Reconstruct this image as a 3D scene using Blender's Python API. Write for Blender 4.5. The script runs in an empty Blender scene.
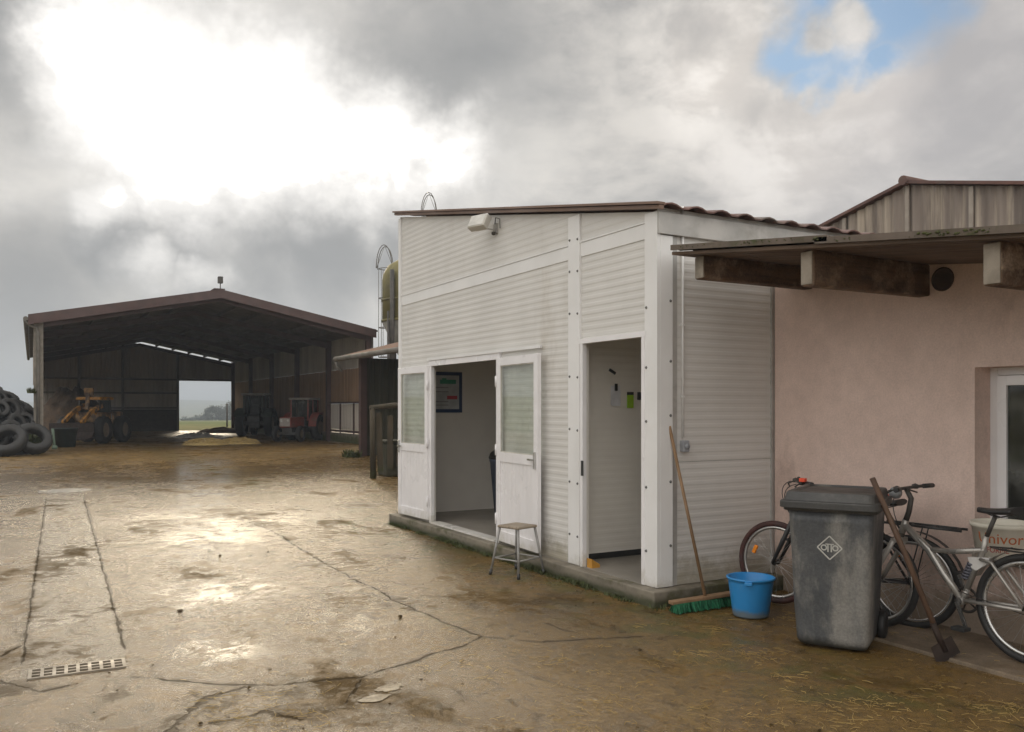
import bpy, bmesh, math, random
import numpy as np
from mathutils import Vector, Matrix, noise as mnoise
R = math.radians
rnd = random.Random(7)
scene = bpy.context.scene
col = scene.collection

# ------------------------------------------------------------------ camera
CAM_H = 1.62
FPX = 856.0
YAW = R(29.3)
FWD = Vector((math.sin(YAW), math.cos(YAW), 0)); RGT = Vector((math.cos(YAW), -math.sin(YAW), 0)); UP = Vector((0, 0, 1))
cam_d = bpy.data.cameras.new('camera'); cam = bpy.data.objects.new('camera', cam_d); col.objects.link(cam)
cam_d.sensor_width = 36; cam_d.lens = 36 * FPX / 1024; cam_d.shift_y = 41 / 1024
cam_d.clip_start = 0.05; cam_d.clip_end = 12000
cam.location = (0, 0, CAM_H); cam.rotation_euler = (R(90), 0, -YAW)
scene.camera = cam

def gp(px, py):
    """point of the level ground seen at a pixel of the photograph"""
    d = FPX * CAM_H / (py - 407.0)
    v = FWD * d + RGT * ((px - 512) / FPX * d)
    return (v.x, v.y)

# ------------------------------------------------------------------ materials
MATS = {}
class NT:
    def __init__(s, tree): s.t = tree; s.n = tree.nodes; s.l = tree.links
    def node(s, typ, **kw):
        n = s.n.new(typ)
        for k, v in kw.items(): setattr(n, k, v)
        return n
    def put(s, sock, v):
        if isinstance(v, bpy.types.NodeSocket): s.l.new(v, sock)
        elif v is not None: sock.default_value = v
    def math(s, op, a, b=None, c=None, clamp=False):
        n = s.node('ShaderNodeMath', operation=op, use_clamp=clamp)
        s.put(n.inputs[0], a)
        if b is not None: s.put(n.inputs[1], b)
        if c is not None: s.put(n.inputs[2], c)
        return n.outputs[0]
    def vmath(s, op, a, b=None, out=0):
        n = s.node('ShaderNodeVectorMath', operation=op)
        s.put(n.inputs[0], a)
        if b is not None:
            if op == 'SCALE': s.put(n.inputs['Scale'], b)
            else: s.put(n.inputs[1], b)
        return n.outputs['Value'] if op in ('LENGTH', 'DOT_PRODUCT', 'DISTANCE') else n.outputs[0]
    def noise(s, vec, scale, detail=4, rough=0.55, dist=0.0, color=False):
        n = s.node('ShaderNodeTexNoise')
        s.put(n.inputs['Vector'], vec); n.inputs['Scale'].default_value = scale
        n.inputs['Detail'].default_value = detail; n.inputs['Roughness'].default_value = rough
        n.inputs['Distortion'].default_value = dist
        return n.outputs['Color'] if color else n.outputs[0]
    def mapr(s, v, a, b, c=0.0, d=1.0, smooth=True):
        n = s.node('ShaderNodeMapRange', interpolation_type='SMOOTHSTEP' if smooth else 'LINEAR')
        s.put(n.inputs[0], v)
        for i, q in enumerate((a, b, c, d)): s.put(n.inputs[1 + i], q)
        return n.outputs[0]
    def mix(s, f, a, b, mode='MIX'):
        n = s.node('ShaderNodeMix', data_type='RGBA', blend_type=mode)
        s.put(n.inputs[0], f)
        for sock, v in ((n.inputs[6], a), (n.inputs[7], b)):
            if isinstance(v, tuple) and len(v) == 3: v = (*v, 1)
            s.put(sock, v)
        return n.outputs[2]
    def bump(s, h, strength, dist=0.01, normal=None):
        n = s.node('ShaderNodeBump'); s.put(n.inputs['Strength'], strength)
        n.inputs['Distance'].default_value = dist; s.put(n.inputs['Height'], h)
        if normal is not None: s.l.new(normal, n.inputs['Normal'])
        return n.outputs[0]

def new_mat(name):
    m = bpy.data.materials.new(name); m.use_nodes = True
    nt = NT(m.node_tree); b = m.node_tree.nodes['Principled BSDF']
    return m, nt, b

def mat(name, c1, c2=None, scale=6.0, rough=0.6, metal=0.0, bump=0.0, bscale=None, bdist=0.01, stretch=(1, 1, 1),
        stain=None, stain_scale=1.2, stain_lo=0.5, stain_hi=0.7, stain_stretch=(1, 1, 1), spec=0.5, rvar=0.12, detail=5,
        low=None, low_h=0.3, grain=0.0, gscale=110.0):
    if name in MATS: return MATS[name]
    m, nt, b = new_mat(name)
    if c2 is None: c2 = tuple(x * 0.75 for x in c1)
    tc = nt.node('ShaderNodeTexCoord').outputs['Object']
    mp = nt.node('ShaderNodeMapping'); nt.l.new(tc, mp.inputs[0]); mp.inputs['Scale'].default_value = stretch
    n1 = nt.noise(mp.outputs[0], scale, detail)
    base = nt.mix(nt.mapr(n1, 0.3, 0.7), c1, c2)
    if stain:
        mp2 = nt.node('ShaderNodeMapping'); nt.l.new(tc, mp2.inputs[0]); mp2.inputs['Scale'].default_value = stain_stretch
        n2 = nt.noise(mp2.outputs[0], stain_scale, 7, 0.65)
        base = nt.mix(nt.mapr(n2, stain_lo, stain_hi), base, stain)
    if low:                                                   # dirt / moss that grows at the foot of the thing
        sp = nt.node('ShaderNodeSeparateXYZ'); nt.l.new(tc, sp.inputs[0])
        n3 = nt.noise(tc, 5.0, 6, 0.7)
        hz = nt.math('ADD', sp.outputs[2], nt.math('MULTIPLY', nt.math('SUBTRACT', n3, 0.5), low_h * 1.6))
        base = nt.mix(nt.mapr(hz, low_h * 0.3, low_h, 0.85, 0.0), base, low)
    if grain:
        ng = nt.noise(tc, gscale, 3, 0.7); ng2 = nt.noise(tc, 9.0, 7, 0.7)
        gv = nt.math('ADD', nt.mapr(ng, .25, .75, 1 - grain, 1 + grain), nt.mapr(ng2, .3, .7, -grain * .6, grain * .6))
        base = nt.vmath('SCALE', base, gv)
    nt.l.new(base, b.inputs['Base Color'])
    nr = nt.noise(tc, scale * 0.6, 4)
    nt.l.new(nt.mapr(nr, 0.3, 0.7, max(0.02, rough - rvar), min(1, rough + rvar)), b.inputs['Roughness'])
    b.inputs['Metallic'].default_value = metal
    b.inputs['Specular IOR Level'].default_value = spec
    if bump:
        nb = nt.noise(mp.outputs[0], bscale or scale * 4, 6, 0.6)
        nt.l.new(nt.bump(nb, bump, bdist), b.inputs['Normal'])
    MATS[name] = m
    return m

def glass_mat(name, tint=(0.75, 0.82, 0.78), clear=0.75):
    m = bpy.data.materials.new(name); m.use_nodes = True; nt = NT(m.node_tree)
    m.node_tree.nodes.clear()
    out = nt.node('ShaderNodeOutputMaterial')
    tr = nt.node('ShaderNodeBsdfTransparent'); tr.inputs[0].default_value = (*[t * clear for t in tint], 1)
    gl = nt.node('ShaderNodeBsdfGlossy'); gl.inputs['Roughness'].default_value = 0.03
    df = nt.node('ShaderNodeBsdfDiffuse'); df.inputs[0].default_value = (0.62, 0.62, 0.58, 1)
    tc = nt.node('ShaderNodeTexCoord').outputs['Object']
    dirt = nt.mapr(nt.noise(tc, 4, 6), 0.4, 0.8, 0.04, 0.22)
    m1 = nt.node('ShaderNodeMixShader'); nt.l.new(dirt, m1.inputs[0]); nt.l.new(tr.outputs[0], m1.inputs[1]); nt.l.new(df.outputs[0], m1.inputs[2])
    lw = nt.node('ShaderNodeLayerWeight'); lw.inputs[0].default_value = .5
    fre = nt.math('ADD', nt.math('MULTIPLY', nt.math('POWER', lw.outputs['Facing'], 5.0), .85), .04)
    m2 = nt.node('ShaderNodeMixShader'); nt.l.new(fre, m2.inputs[0]); nt.l.new(m1.outputs[0], m2.inputs[1]); nt.l.new(gl.outputs[0], m2.inputs[2])
    nt.l.new(m2.outputs[0], out.inputs[0])
    return m

# ------------------------------------------------------------------ mesh builder
class MB:
    def __init__(s): s.bm = bmesh.new(); s.smooth = False
    def quad(s, *pts):
        return s.bm.faces.new([s.bm.verts.new(p) for p in pts])
    def box(s, lo, hi, M=None, bevel=0.0):
        lo = Vector(lo); hi = Vector(hi)
        r = bmesh.ops.create_cube(s.bm, size=1.0)
        vs = r['verts']
        sz = hi - lo; c = (lo + hi) / 2
        for v in vs: v.co = Vector((v.co.x * sz.x + c.x, v.co.y * sz.y + c.y, v.co.z * sz.z + c.z))
        if bevel:
            es = list({e for v in vs for e in v.link_edges})
            rb = bmesh.ops.bevel(s.bm, geom=es, offset=bevel, segments=2, affect='EDGES', profile=0.5)
            vs = list({v for f in rb['faces'] for v in f.verts} | {v for v in vs if v.is_valid})
        if M is not None:
            for v in vs: v.co = M @ v.co
        return vs
    def bar(s, a, b, w, h=None, up=(0, 0, 1)):
        """rectangular bar from a to b"""
        a = Vector(a); b = Vector(b); h = h or w
        d = (b - a).normalized(); u = Vector(up)
        if abs(d.dot(u)) > 0.98: u = Vector((1, 0, 0))
        x = d.cross(u).normalized(); y = x.cross(d).normalized()
        vs = []
        for p in (a, b):
            for sx, sy in ((-1, -1), (1, -1), (1, 1), (-1, 1)):
                vs.append(s.bm.verts.new(p + x * (sx * w / 2) + y * (sy * h / 2)))
        for i in range(4):
            j = (i + 1) % 4
            s.bm.faces.new((vs[i], vs[j], vs[4 + j], vs[4 + i]))
        s.bm.faces.new(vs[:4][::-1]); s.bm.faces.new(vs[4:])
    def tube(s, pts, r, n=8, closed=False, cap=True):
        pts = [Vector(p) for p in pts]; N = len(pts)
        rs = r if isinstance(r, (list, tuple)) else [r] * N
        rings = []; prev = None
        for i, p in enumerate(pts):
            if closed: d = pts[(i + 1) % N] - pts[i - 1]
            else: d = pts[min(i + 1, N - 1)] - pts[max(i - 1, 0)]
            d.normalize()
            if prev is None:
                u = Vector((0, 0, 1)) if abs(d.z) < 0.9 else Vector((1, 0, 0))
                x = d.cross(u).normalized()
            else:
                x = (prev - d * prev.dot(d)).normalized()
            prev = x; y = d.cross(x)
            rings.append([s.bm.verts.new(p + (x * math.cos(2 * math.pi * k / n) + y * math.sin(2 * math.pi * k / n)) * rs[i]) for k in range(n)])
        M = N if closed else N - 1
        for i in range(M):
            A, B = rings[i], rings[(i + 1) % N]
            for k in range(n):
                f = s.bm.faces.new((A[k], A[(k + 1) % n], B[(k + 1) % n], B[k])); f.smooth = True
        if cap and not closed:
            s.bm.faces.new(rings[0][::-1]); s.bm.faces.new(rings[-1])
    def lathe(s, prof, n=32, M=None, close=False, smooth=True):
        """profile [(r,z)] round the z axis"""
        rings = []
        for r, z in prof:
            rings.append([s.bm.verts.new((r * math.cos(2 * math.pi * k / n), r * math.sin(2 * math.pi * k / n), z)) for k in range(n)])
        m = len(rings)
        for i in range(m if close else m - 1):
            A, B = rings[i], rings[(i + 1) % m]
            for k in range(n):
                f = s.bm.faces.new((A[k], A[(k + 1) % n], B[(k + 1) % n], B[k])); f.smooth = smooth
        if not close:
            for rg in (rings[0], rings[-1]):
                if (rg[0].co - rg[n // 2].co).length > 1e-4:
                    try: s.bm.faces.new(rg)
                    except ValueError: pass
        if M is not None:
            for rg in rings:
                for v in rg: v.co = M @ v.co
        return rings
    def prism(s, poly, a, b):
        """poly: function-free list of 3-D points extruded by vector (b-a)"""
        off = Vector(b) - Vector(a)
        A = [s.bm.verts.new(Vector(p)) for p in poly]; B = [s.bm.verts.new(Vector(p) + off) for p in poly]
        n = len(A)
        s.bm.faces.new(A[::-1]); s.bm.faces.new(B)
        for i in range(n):
            s.bm.faces.new((A[i], A[(i + 1) % n], B[(i + 1) % n], B[i]))
    def sweep(s, prof, axis_pts):
        """sheet: prof list of points, offset by each vector in axis_pts"""
        rows = [[s.bm.verts.new(Vector(p) + Vector(o)) for p in prof] for o in axis_pts]
        for i in range(len(rows) - 1):
            for k in range(len(prof) - 1):
                s.bm.faces.new((rows[i][k], rows[i][k + 1], rows[i + 1][k + 1], rows[i + 1][k]))
    def cut(s, co, no):
        """throw away what lies on the side the normal points to"""
        bmesh.ops.bisect_plane(s.bm, geom=s.bm.verts[:] + s.bm.edges[:] + s.bm.faces[:], plane_co=co, plane_no=no, clear_outer=True)
    def build(s, name, m, parent=None, world=True, smooth=None):
        me = bpy.data.meshes.new(name)
        bmesh.ops.recalc_face_normals(s.bm, faces=s.bm.faces[:])
        if parent is not None and world:
            q = parent; off = Vector()
            while q is not None: off += q.location; q = q.parent
            for v in s.bm.verts: v.co -= off
        if smooth:
            for f in s.bm.faces: f.smooth = True
        s.bm.to_mesh(me); s.bm.free()
        if isinstance(m, (list, tuple)):
            for x in m: me.materials.append(x)
        else: me.materials.append(m)
        o = bpy.data.objects.new(name, me); col.objects.link(o)
        if parent is not None: o.parent = parent
        return o

def islands(mb, name, m, parent, world=True):
    """every connected piece of the builder becomes an object of its own"""
    bm = mb.bm; bm.verts.ensure_lookup_table(); seen = set(); out = []
    for v in bm.verts:
        if v in seen: continue
        st_ = [v]; comp = []; seen.add(v)
        while st_:
            q = st_.pop(); comp.append(q)
            for e in q.link_edges:
                o = e.other_vert(q)
                if o not in seen: seen.add(o); st_.append(o)
        nb = MB(); mp_ = {q: nb.bm.verts.new(q.co) for q in comp}; fs = {f for q in comp for f in q.link_faces}
        for f in fs: nf = nb.bm.faces.new([mp_[q] for q in f.verts]); nf.smooth = f.smooth
        out.append(nb.build(name, m, parent, world))
    bm.free()
    return out
def tag(o, label=None, cat=None, group=None, kind=None):
    if label: o['label'] = label
    if cat: o['category'] = cat
    if group: o['group'] = group
    if kind: o['kind'] = kind
    return o
def thing(name, label, cat, loc=(0, 0, 0), rz=0.0, group=None):
    o = bpy.data.objects.new(name, None); col.objects.link(o); o.empty_display_size = 0.2
    o.location = loc; o.rotation_euler = (0, 0, rz)
    return tag(o, label, cat, group)
def copy_tree(o, parent=None):
    c = o.copy(); col.objects.link(c)
    if parent is not None: c.parent = parent
    for ch in list(o.children): copy_tree(ch, c)
    return c
def text_mesh(txt, size, depth):
    cu = bpy.data.curves.new('lettering', 'FONT'); cu.body = txt; cu.size = size; cu.extrude = depth; cu.align_x = 'CENTER'; cu.align_y = 'CENTER'
    cu.resolution_u = 3
    o = bpy.data.objects.new('lettering', cu); col.objects.link(o)
    dg = bpy.context.evaluated_depsgraph_get()
    me = bpy.data.meshes.new_from_object(o.evaluated_get(dg))
    bpy.data.objects.remove(o); 
    return me

# ------------------------------------------------------------------ material set
M_panel = mat('white_panel', (0.69, 0.67, 0.635), (0.63, 0.61, 0.575), scale=1.5, rough=0.45, stain=(0.52, 0.48, 0.42), stain_scale=0.9, stain_lo=0.58, stain_hi=0.8, stain_stretch=(1, 1, .35), low=(0.36, 0.32, 0.24), low_h=0.42)
M_trim = mat('white_trim', (0.80, 0.79, 0.775), (0.74, 0.73, 0.71), scale=2, rough=0.4, low=(0.5, 0.47, 0.4), low_h=0.25)
M_upvc = mat('white_plastic', (0.84, 0.82, 0.82), (0.78, 0.76, 0.76), scale=3, rough=0.35, low=(0.55, 0.52, 0.45), low_h=0.3)
M_plinth = mat('mossy_concrete', (0.24, 0.21, 0.16), (0.15, 0.13, 0.10), scale=5, rough=0.75, bump=0.5, bscale=30, stain=(0.085, 0.08, 0.035), stain_scale=2.5, stain_lo=0.5, stain_hi=0.68, low=(0.032, 0.038, 0.010), low_h=0.085)
M_floor_in = mat('grey_floor', (0.30, 0.27, 0.23), (0.22, 0.20, 0.17), scale=2, rough=0.5)
M_galv = mat('galvanised_metal', (0.52, 0.50, 0.47), (0.38, 0.37, 0.35), scale=3, rough=0.5, metal=0.2, stain=(0.3, 0.28, 0.25), stain_scale=2)
M_screw = mat('screw_grey', (0.2, 0.2, 0.19), rough=0.5, metal=0.4)
M_tile = mat('brown_red_sheet', (0.16, 0.075, 0.055), (0.10, 0.05, 0.04), scale=3, rough=0.55, stain=(0.12, 0.11, 0.09), stain_scale=2)
M_fascia = mat('brown_fascia', (0.22, 0.14, 0.10), (0.16, 0.10, 0.075), scale=2, rough=0.5)
M_render = mat('pink_render', (0.73, 0.56, 0.485), (0.67, 0.51, 0.44), scale=2.5, rough=0.9, bump=0.55, bscale=45, bdist=0.008,
               stain=(0.46, 0.335, 0.285), stain_scale=1.3, stain_lo=0.54, stain_hi=0.72, stain_stretch=(1, 1, 0.6), low=(0.22, 0.175, 0.125), low_h=0.5, grain=.085, gscale=70)
M_beam = mat('old_wood', (0.17, 0.105, 0.062), (0.075, 0.045, 0.027), scale=3, rough=0.85, bump=0.6, bscale=14, stretch=(0.3, 4, 4), stain=(0.32, 0.235, 0.165), stain_scale=3.5, stain_lo=.48, stain_hi=.68, grain=.3, gscale=60)
M_beam_end = mat('beam_end', (0.36, 0.31, 0.25), (0.22, 0.19, 0.15), scale=8, rough=0.9, bump=0.5)
M_fibre = mat('fibre_cement', (0.16, 0.125, 0.10), (0.10, 0.08, 0.06), scale=4, rough=0.85, bump=0.3, stain=(0.05, 0.06, 0.015), stain_scale=3, stain_lo=0.55, stain_hi=0.7)
M_clad = mat('weathered_sheet', (0.30, 0.25, 0.21), (0.17, 0.14, 0.12), scale=1.2, rough=0.8, stretch=(1, 3, .3), stain=(0.46, 0.39, 0.31), stain_scale=1.0, stain_lo=0.45, stain_hi=0.65, stain_stretch=(1, 4, .25))
M_dark = mat('dark_interior', (0.05, 0.045, 0.04), rough=0.9)
M_black = mat('black_plastic', (0.025, 0.025, 0.025), (0.04, 0.04, 0.04), rough=0.45)
M_rubber = mat('tyre_rubber', (0.018, 0.0175, 0.017), (0.03, 0.028, 0.026), scale=4, rough=0.65, stain=(0.06, 0.052, 0.04), stain_scale=3, stain_lo=.58, stain_hi=.8)
M_glass = glass_mat('pane_glass', (.95, .97, .95), .98)
M_glass_dark = glass_mat('dark_glass', (0.5, 0.55, 0.5), 0.6)
M_bin = mat('grey_bin_plastic', (0.062, 0.066, 0.07), (0.09, 0.092, 0.094), scale=3, rough=0.5, stain=(0.215, 0.205, 0.185), stain_scale=2.6, stain_lo=0.47, stain_hi=0.62, stain_stretch=(1, 1, .35), grain=.18, gscale=60, bump=0.12, bscale=60, low=(0.03, 0.03, 0.025), low_h=0.09)
M_binlid = mat('grey_lid_plastic', (0.04, 0.039, 0.037), (0.07, 0.067, 0.062), scale=4, rough=0.5, stain=(0.13, 0.12, 0.10), stain_scale=4, stain_lo=.52, stain_hi=.75, grain=.15)
M_mark = mat('pale_mark', (0.60, 0.59, 0.54), rough=0.6)
M_blue = mat('blue_bucket_plastic', (0.03, 0.26, 0.60), (0.025, 0.22, 0.52), scale=3, rough=0.4, stain=(0.10, 0.24, 0.40), stain_scale=5, stain_lo=.55, stain_hi=.8, low=(.16, .17, .15), low_h=.07)
M_wood = mat('handle_wood', (0.28, 0.17, 0.09), (0.20, 0.12, 0.06), scale=5, rough=0.65, stretch=(3, 3, .3))
M_wood_d = mat('dark_handle_wood', (0.13, 0.075, 0.045), (0.08, 0.045, 0.03), scale=5, rough=0.7, stretch=(3, 3, .3))
M_green = mat('green_bristle', (0.02, 0.17, 0.075), (0.01, 0.09, 0.04), scale=40, rough=0.8, bump=0.8, bscale=150)
M_rust = mat('rusty_steel', (0.045, 0.028, 0.02), (0.028, 0.019, 0.015), scale=8, rough=0.7, metal=0.3, bump=.2)
M_silver = mat('silver_paint', (0.45, 0.425, 0.39), (0.37, 0.35, 0.32), scale=4, rough=0.35, metal=0.55)
M_alu = mat('aluminium', (0.6, 0.59, 0.57), rough=0.3, metal=0.9)
M_orange = mat('orange_reflector', (0.95, 0.30, 0.02), (0.9, 0.25, 0.01), rough=0.2)
M_red = mat('bright_red_plastic', (0.85, 0.10, 0.04), (0.8, 0.08, 0.03), rough=0.4)
M_tub = mat('white_tub_plastic', (0.80, 0.76, 0.65), (0.70, 0.66, 0.55), scale=5, rough=0.5, stain=(0.3, 0.26, 0.18), stain_scale=4, stain_lo=.55, stain_hi=.8)
M_orange_ink = mat('orange_ink', (0.50, 0.13, 0.03), rough=0.6)
M_red_ink = mat('red_ink', (0.45, 0.07, 0.05), rough=0.6)
M_stool_metal = mat('stool_metal', (0.36, 0.35, 0.33), (0.26, 0.25, 0.24), scale=6, rough=0.5, metal=0.3)
M_stool_seat = mat('stool_wood', (0.33, 0.27, 0.20), (0.19, 0.15, 0.11), scale=6, rough=0.7, stretch=(1, 5, 1), bump=.3)
M_barn_steel = mat('barn_red_steel', (0.085, 0.047, 0.040), (0.062, 0.036, 0.032), scale=3, rough=0.6)
M_barn_roof = mat('barn_roof_sheet', (0.13, 0.115, 0.10), (0.095, 0.082, 0.072), scale=2, rough=0.8)
M_barn_clad = mat('barn_dark_cladding', (0.38, 0.335, 0.28), (0.28, 0.245, 0.205), scale=1.2, rough=0.7, stretch=(1, 1, .2))
M_barn_wood = mat('barn_brown_boards', (0.34, 0.215, 0.13), (0.22, 0.14, 0.085), scale=2, rough=0.85, stretch=(1, 4, .2))
M_pale_board = mat('pale_boards', (0.66, 0.60, 0.53), (0.5, 0.45, 0.39), scale=3, rough=0.8, stretch=(1, 6, .2), low=(.3, .27, .2), low_h=.8)
M_conc = mat('post_concrete', (0.26, 0.23, 0.19), (0.18, 0.16, 0.13), scale=4, rough=0.85, bump=.3, low=(0.06, 0.07, 0.02), low_h=.5)
M_zinc = mat('zinc_gutter', (0.20, 0.185, 0.165), (0.13, 0.12, 0.10), scale=3, rough=0.85, spec=.2)
M_moss = mat('moss_green', (0.075, 0.078, 0.022), (0.045, 0.05, 0.016), scale=20, rough=0.95, bump=.8)
M_silo = mat('olive_fibreglass', (0.20, 0.17, 0.055), (0.14, 0.12, 0.04), scale=2, rough=0.6, stretch=(1, 1, .3), stain=(0.1, 0.09, 0.04), stain_scale=1.5)
M_silo_cone = mat('silo_cone_grey', (0.22, 0.20, 0.16), (0.15, 0.14, 0.11), scale=3, rough=0.6)
M_darkmetal = mat('dark_metal', (0.06, 0.055, 0.05), (0.09, 0.08, 0.07), rough=0.6, metal=0.3)
M_shedwall = mat('shed_green_boards', (0.075, 0.072, 0.045), (0.045, 0.045, 0.03), scale=2, rough=0.9, stretch=(5, 1, .2))
M_terracotta = mat('old_roof_tile', (0.25, 0.14, 0.09), (0.16, 0.11, 0.08), scale=4, rough=0.85, stain=(.2, .19, .15), stain_scale=2)
M_oldpost = mat('weathered_timber', (0.075, 0.058, 0.036), (0.04, 0.033, 0.02), scale=6, rough=0.9, stretch=(1, 1, .2), bump=.4, low=(.05, .06, .02), low_h=.3)
M_tank = mat('mossy_tank', (0.05, 0.045, 0.022), (0.028, 0.028, 0.013), scale=3, rough=0.8)
M_straw = mat('straw_yellow', (0.66, 0.49, 0.21), (0.44, 0.31, 0.12), scale=20, rough=0.8, bump=.8, bscale=60, bdist=.03)
M_dung = mat('brown_dung', (0.10, 0.06, 0.03), (0.05, 0.032, 0.018), scale=4, rough=0.9, bump=1, bscale=14, bdist=.06)
M_sheet = mat('white_film', (0.72, 0.70, 0.66), (0.6, 0.58, 0.55), scale=4, rough=0.35)
M_blacksheet = mat('black_film', (0.03, 0.03, 0.032), rough=0.4, bump=.5, bscale=5, bdist=.05)
M_tr_red = mat('tractor_red', (0.30, 0.07, 0.052), (0.21, 0.058, 0.045), scale=4, rough=0.5, stain=(.14, .09, .06), stain_scale=3)
M_tr_dark = mat('tractor_dark_green', (0.035, 0.045, 0.03), (0.025, 0.03, 0.022), rough=0.6)
M_tr_grey = mat('tractor_grey', (0.07, 0.065, 0.06), rough=0.6)
M_ldr = mat('loader_orange', (0.68, 0.33, 0.05), (0.50, 0.23, 0.04), scale=4, rough=0.6, stain=(.12, .075, .04), stain_scale=3.5, stain_lo=.42, stain_hi=.6)
M_ldr_pale = mat('loader_pale_ochre', (0.42, 0.25, 0.11), (0.30, 0.175, 0.08), scale=4, rough=0.7, stain=(.10, .065, .04), stain_scale=3, stain_lo=.4, stain_hi=.58)
M_rimgrey = mat('dusty_rim', (.22, .17, .125), (.15, .12, .09), rough=.8)
M_ltblue = mat('pale_blue_panel', (0.30, 0.42, 0.48), rough=0.5)
M_paper = mat('white_paper', (0.75, 0.75, 0.78), rough=0.8)
M_neon = mat('lime_pad', (0.36, 0.62, 0.02), rough=0.7)
M_navy = mat('navy_frame', (0.03, 0.06, 0.15), rough=0.4)
M_leaf = mat('weed_leaf', (0.065, 0.085, 0.02), (0.045, 0.05, 0.014), scale=12, rough=0.7)
M_treeleaf = mat('tree_leaf', (0.05, 0.062, 0.025), (0.035, 0.04, 0.02), scale=2, rough=0.8)
M_bark = mat('bark', (0.09, 0.07, 0.05), rough=0.9)
M_crack = mat('crack_mud', (0.10, 0.066, 0.028), (0.04, 0.028, 0.014), scale=14, rough=0.9, spec=.1, bump=.6, bscale=60)
M_hinge = mat('grey_hinge', (0.35, 0.34, 0.33), rough=0.4, metal=.5)

# ------------------------------------------------------------------ ground
def ss(a, b, x):
    t = np.clip((x - a) / (b - a), 0, 1); return t * t * (3 - 2 * t)
def terrain(X, Y):
    D = np.hypot(X, Y)
    z = np.zeros_like(X)
    z += -1.9 * ss(70, 240, Y) - 6.5 * ss(230, 420, Y) - 4 * ss(420, 700, Y)
    z += ss(800, 2100, Y) * (22 + 4 * np.sin(X / 260 + 1) + 3 * np.sin(X / 97))
    z += 2.75 * ss(66, 84, Y) * ss(4, -3, X) * (1 - ss(140, 240, Y)) 
    side = np.maximum(np.abs(X - 4) - 60, 0)
    z += 0.02 * np.minimum(side, 600) * ss(0, 100, side)
    return z
def axis(dense_lo, dense_hi, step, lo, hi):
    a = list(np.arange(dense_lo, dense_hi + 1e-6, step))
    s = step; x = a[-1]; up_ = []
    while x < hi: s = min(s * 1.25, 140); x += s; up_.append(min(x, hi))
    s = step; x = a[0]; dn = []
    while x > lo: s = min(s * 1.25, 140); x -= s; dn.append(max(x, lo))
    return np.array(dn[::-1] + a + up_)
def dip(x, y):
    """height of the uneven yard slabs"""
    return 0.008 * mnoise.noise(Vector((x * 0.6, y * 0.6, 3.1))) + 0.0025 * mnoise.noise(Vector((x * 2.7, y * 2.7, 8.1))) - .004
def make_ground():
    xs = axis(-4, 14, 0.14, -2400, 2400); ys = axis(2, 24, 0.14, -300, 2450)
    X, Y = np.meshgrid(xs, ys)
    Z = terrain(X, Y)
    near = (1 - ss(60, 68, Y))
    # the yard's slabs are not perfectly level: shallow dips hold the water
    U = np.zeros_like(X)
    idx = np.where((np.abs(X) < 20) & (Y < 60) & (Y > 0))
    for i, j in zip(*idx):
        U[i, j] = dip(X[i, j], Y[i, j])
    Z += U * near
    nx, ny = len(xs), len(ys)
    verts = np.stack([X, Y, Z], -1).reshape(-1, 3)
    i = np.arange(nx - 1)[None, :] + nx * np.arange(ny - 1)[:, None]
    faces = np.stack([i, i + 1, i + nx + 1, i + nx], -1).reshape(-1, 4)
    me = bpy.data.meshes.new('ground'); me.from_pydata(verts.tolist(), [], faces.tolist())
    cx = verts[faces].mean(1)
    fld = (cx[:, 1] > 63.5) | (cx[:, 0] < -14) | (np.abs(cx[:, 0]) > 60)
    me.polygons.foreach_set('material_index', fld.astype(np.int32))
    me.polygons.foreach_set('use_smooth', np.ones(len(faces), dtype=bool))
    return me
m, nt, b = new_mat('wet_yard')
tc = nt.node('ShaderNodeTexCoord').outputs['Object']
sep = nt.node('ShaderNodeSeparateXYZ'); nt.l.new(tc, sep.inputs[0])
PX, PY = sep.outputs[0], sep.outputs[1]
nA = nt.noise(tc, 0.55, 7, 0.62, 0.4)
nB = nt.noise(tc, 2.3, 8, 0.66, 0.3)
nC = nt.noise(tc, 14, 6, 0.65)
nD = nt.noise(tc, 75, 4, 0.65)
mp = nt.node('ShaderNodeMapping'); nt.l.new(tc, mp.inputs[0]); mp.inputs['Rotation'].default_value = (0, 0, 0.15); mp.inputs['Scale'].default_value = (1.55, 0.85, 1)
nE = nt.noise(mp.outputs[0], 2.6, 10, 0.72, 0.5)
nF = nt.noise(tc, 5.5, 9, 0.72, 0.4)
# the old channel with its covering slabs runs along Y
xl = nt.math('ADD', nt.math('MULTIPLY', PY, .0255), -.214); xr = nt.math('ADD', nt.math('MULTIPLY', PY, .0248), .389)
chan = nt.math('MULTIPLY', nt.math('MULTIPLY', nt.math('GREATER_THAN', PX, xl), nt.math('LESS_THAN', PX, xr)), nt.math('MULTIPLY', nt.math('GREATER_THAN', PY, 5.9), nt.math('LESS_THAN', PY, 19.2)))
conc = nt.mix(nt.mapr(nF, 0.34, 0.66), (0.18, 0.118, 0.055), (0.082, 0.053, 0.023))
conc = nt.mix(nt.mapr(nD, 0.42, 0.66, 0, 0.75), conc, (0.27, 0.19, 0.10))
conc = nt.mix(nt.mapr(nt.noise(tc, 130, 2, .6), 0.56, 0.68, 0, 0.7), conc, (0.06, 0.042, 0.022))
conc = nt.mix(nt.mapr(nC, 0.58, 0.7, 0, .6), conc, (0.07, 0.048, 0.025))
conc = nt.mix(nt.math('MULTIPLY', chan, nt.mapr(nC, .35, .62, .45, .95)), conc, (0.10, 0.074, 0.042))
mud = nt.mix(nt.mapr(nC, 0.3, 0.75), (0.185, 0.110, 0.030), (0.085, 0.050, 0.015))
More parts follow.
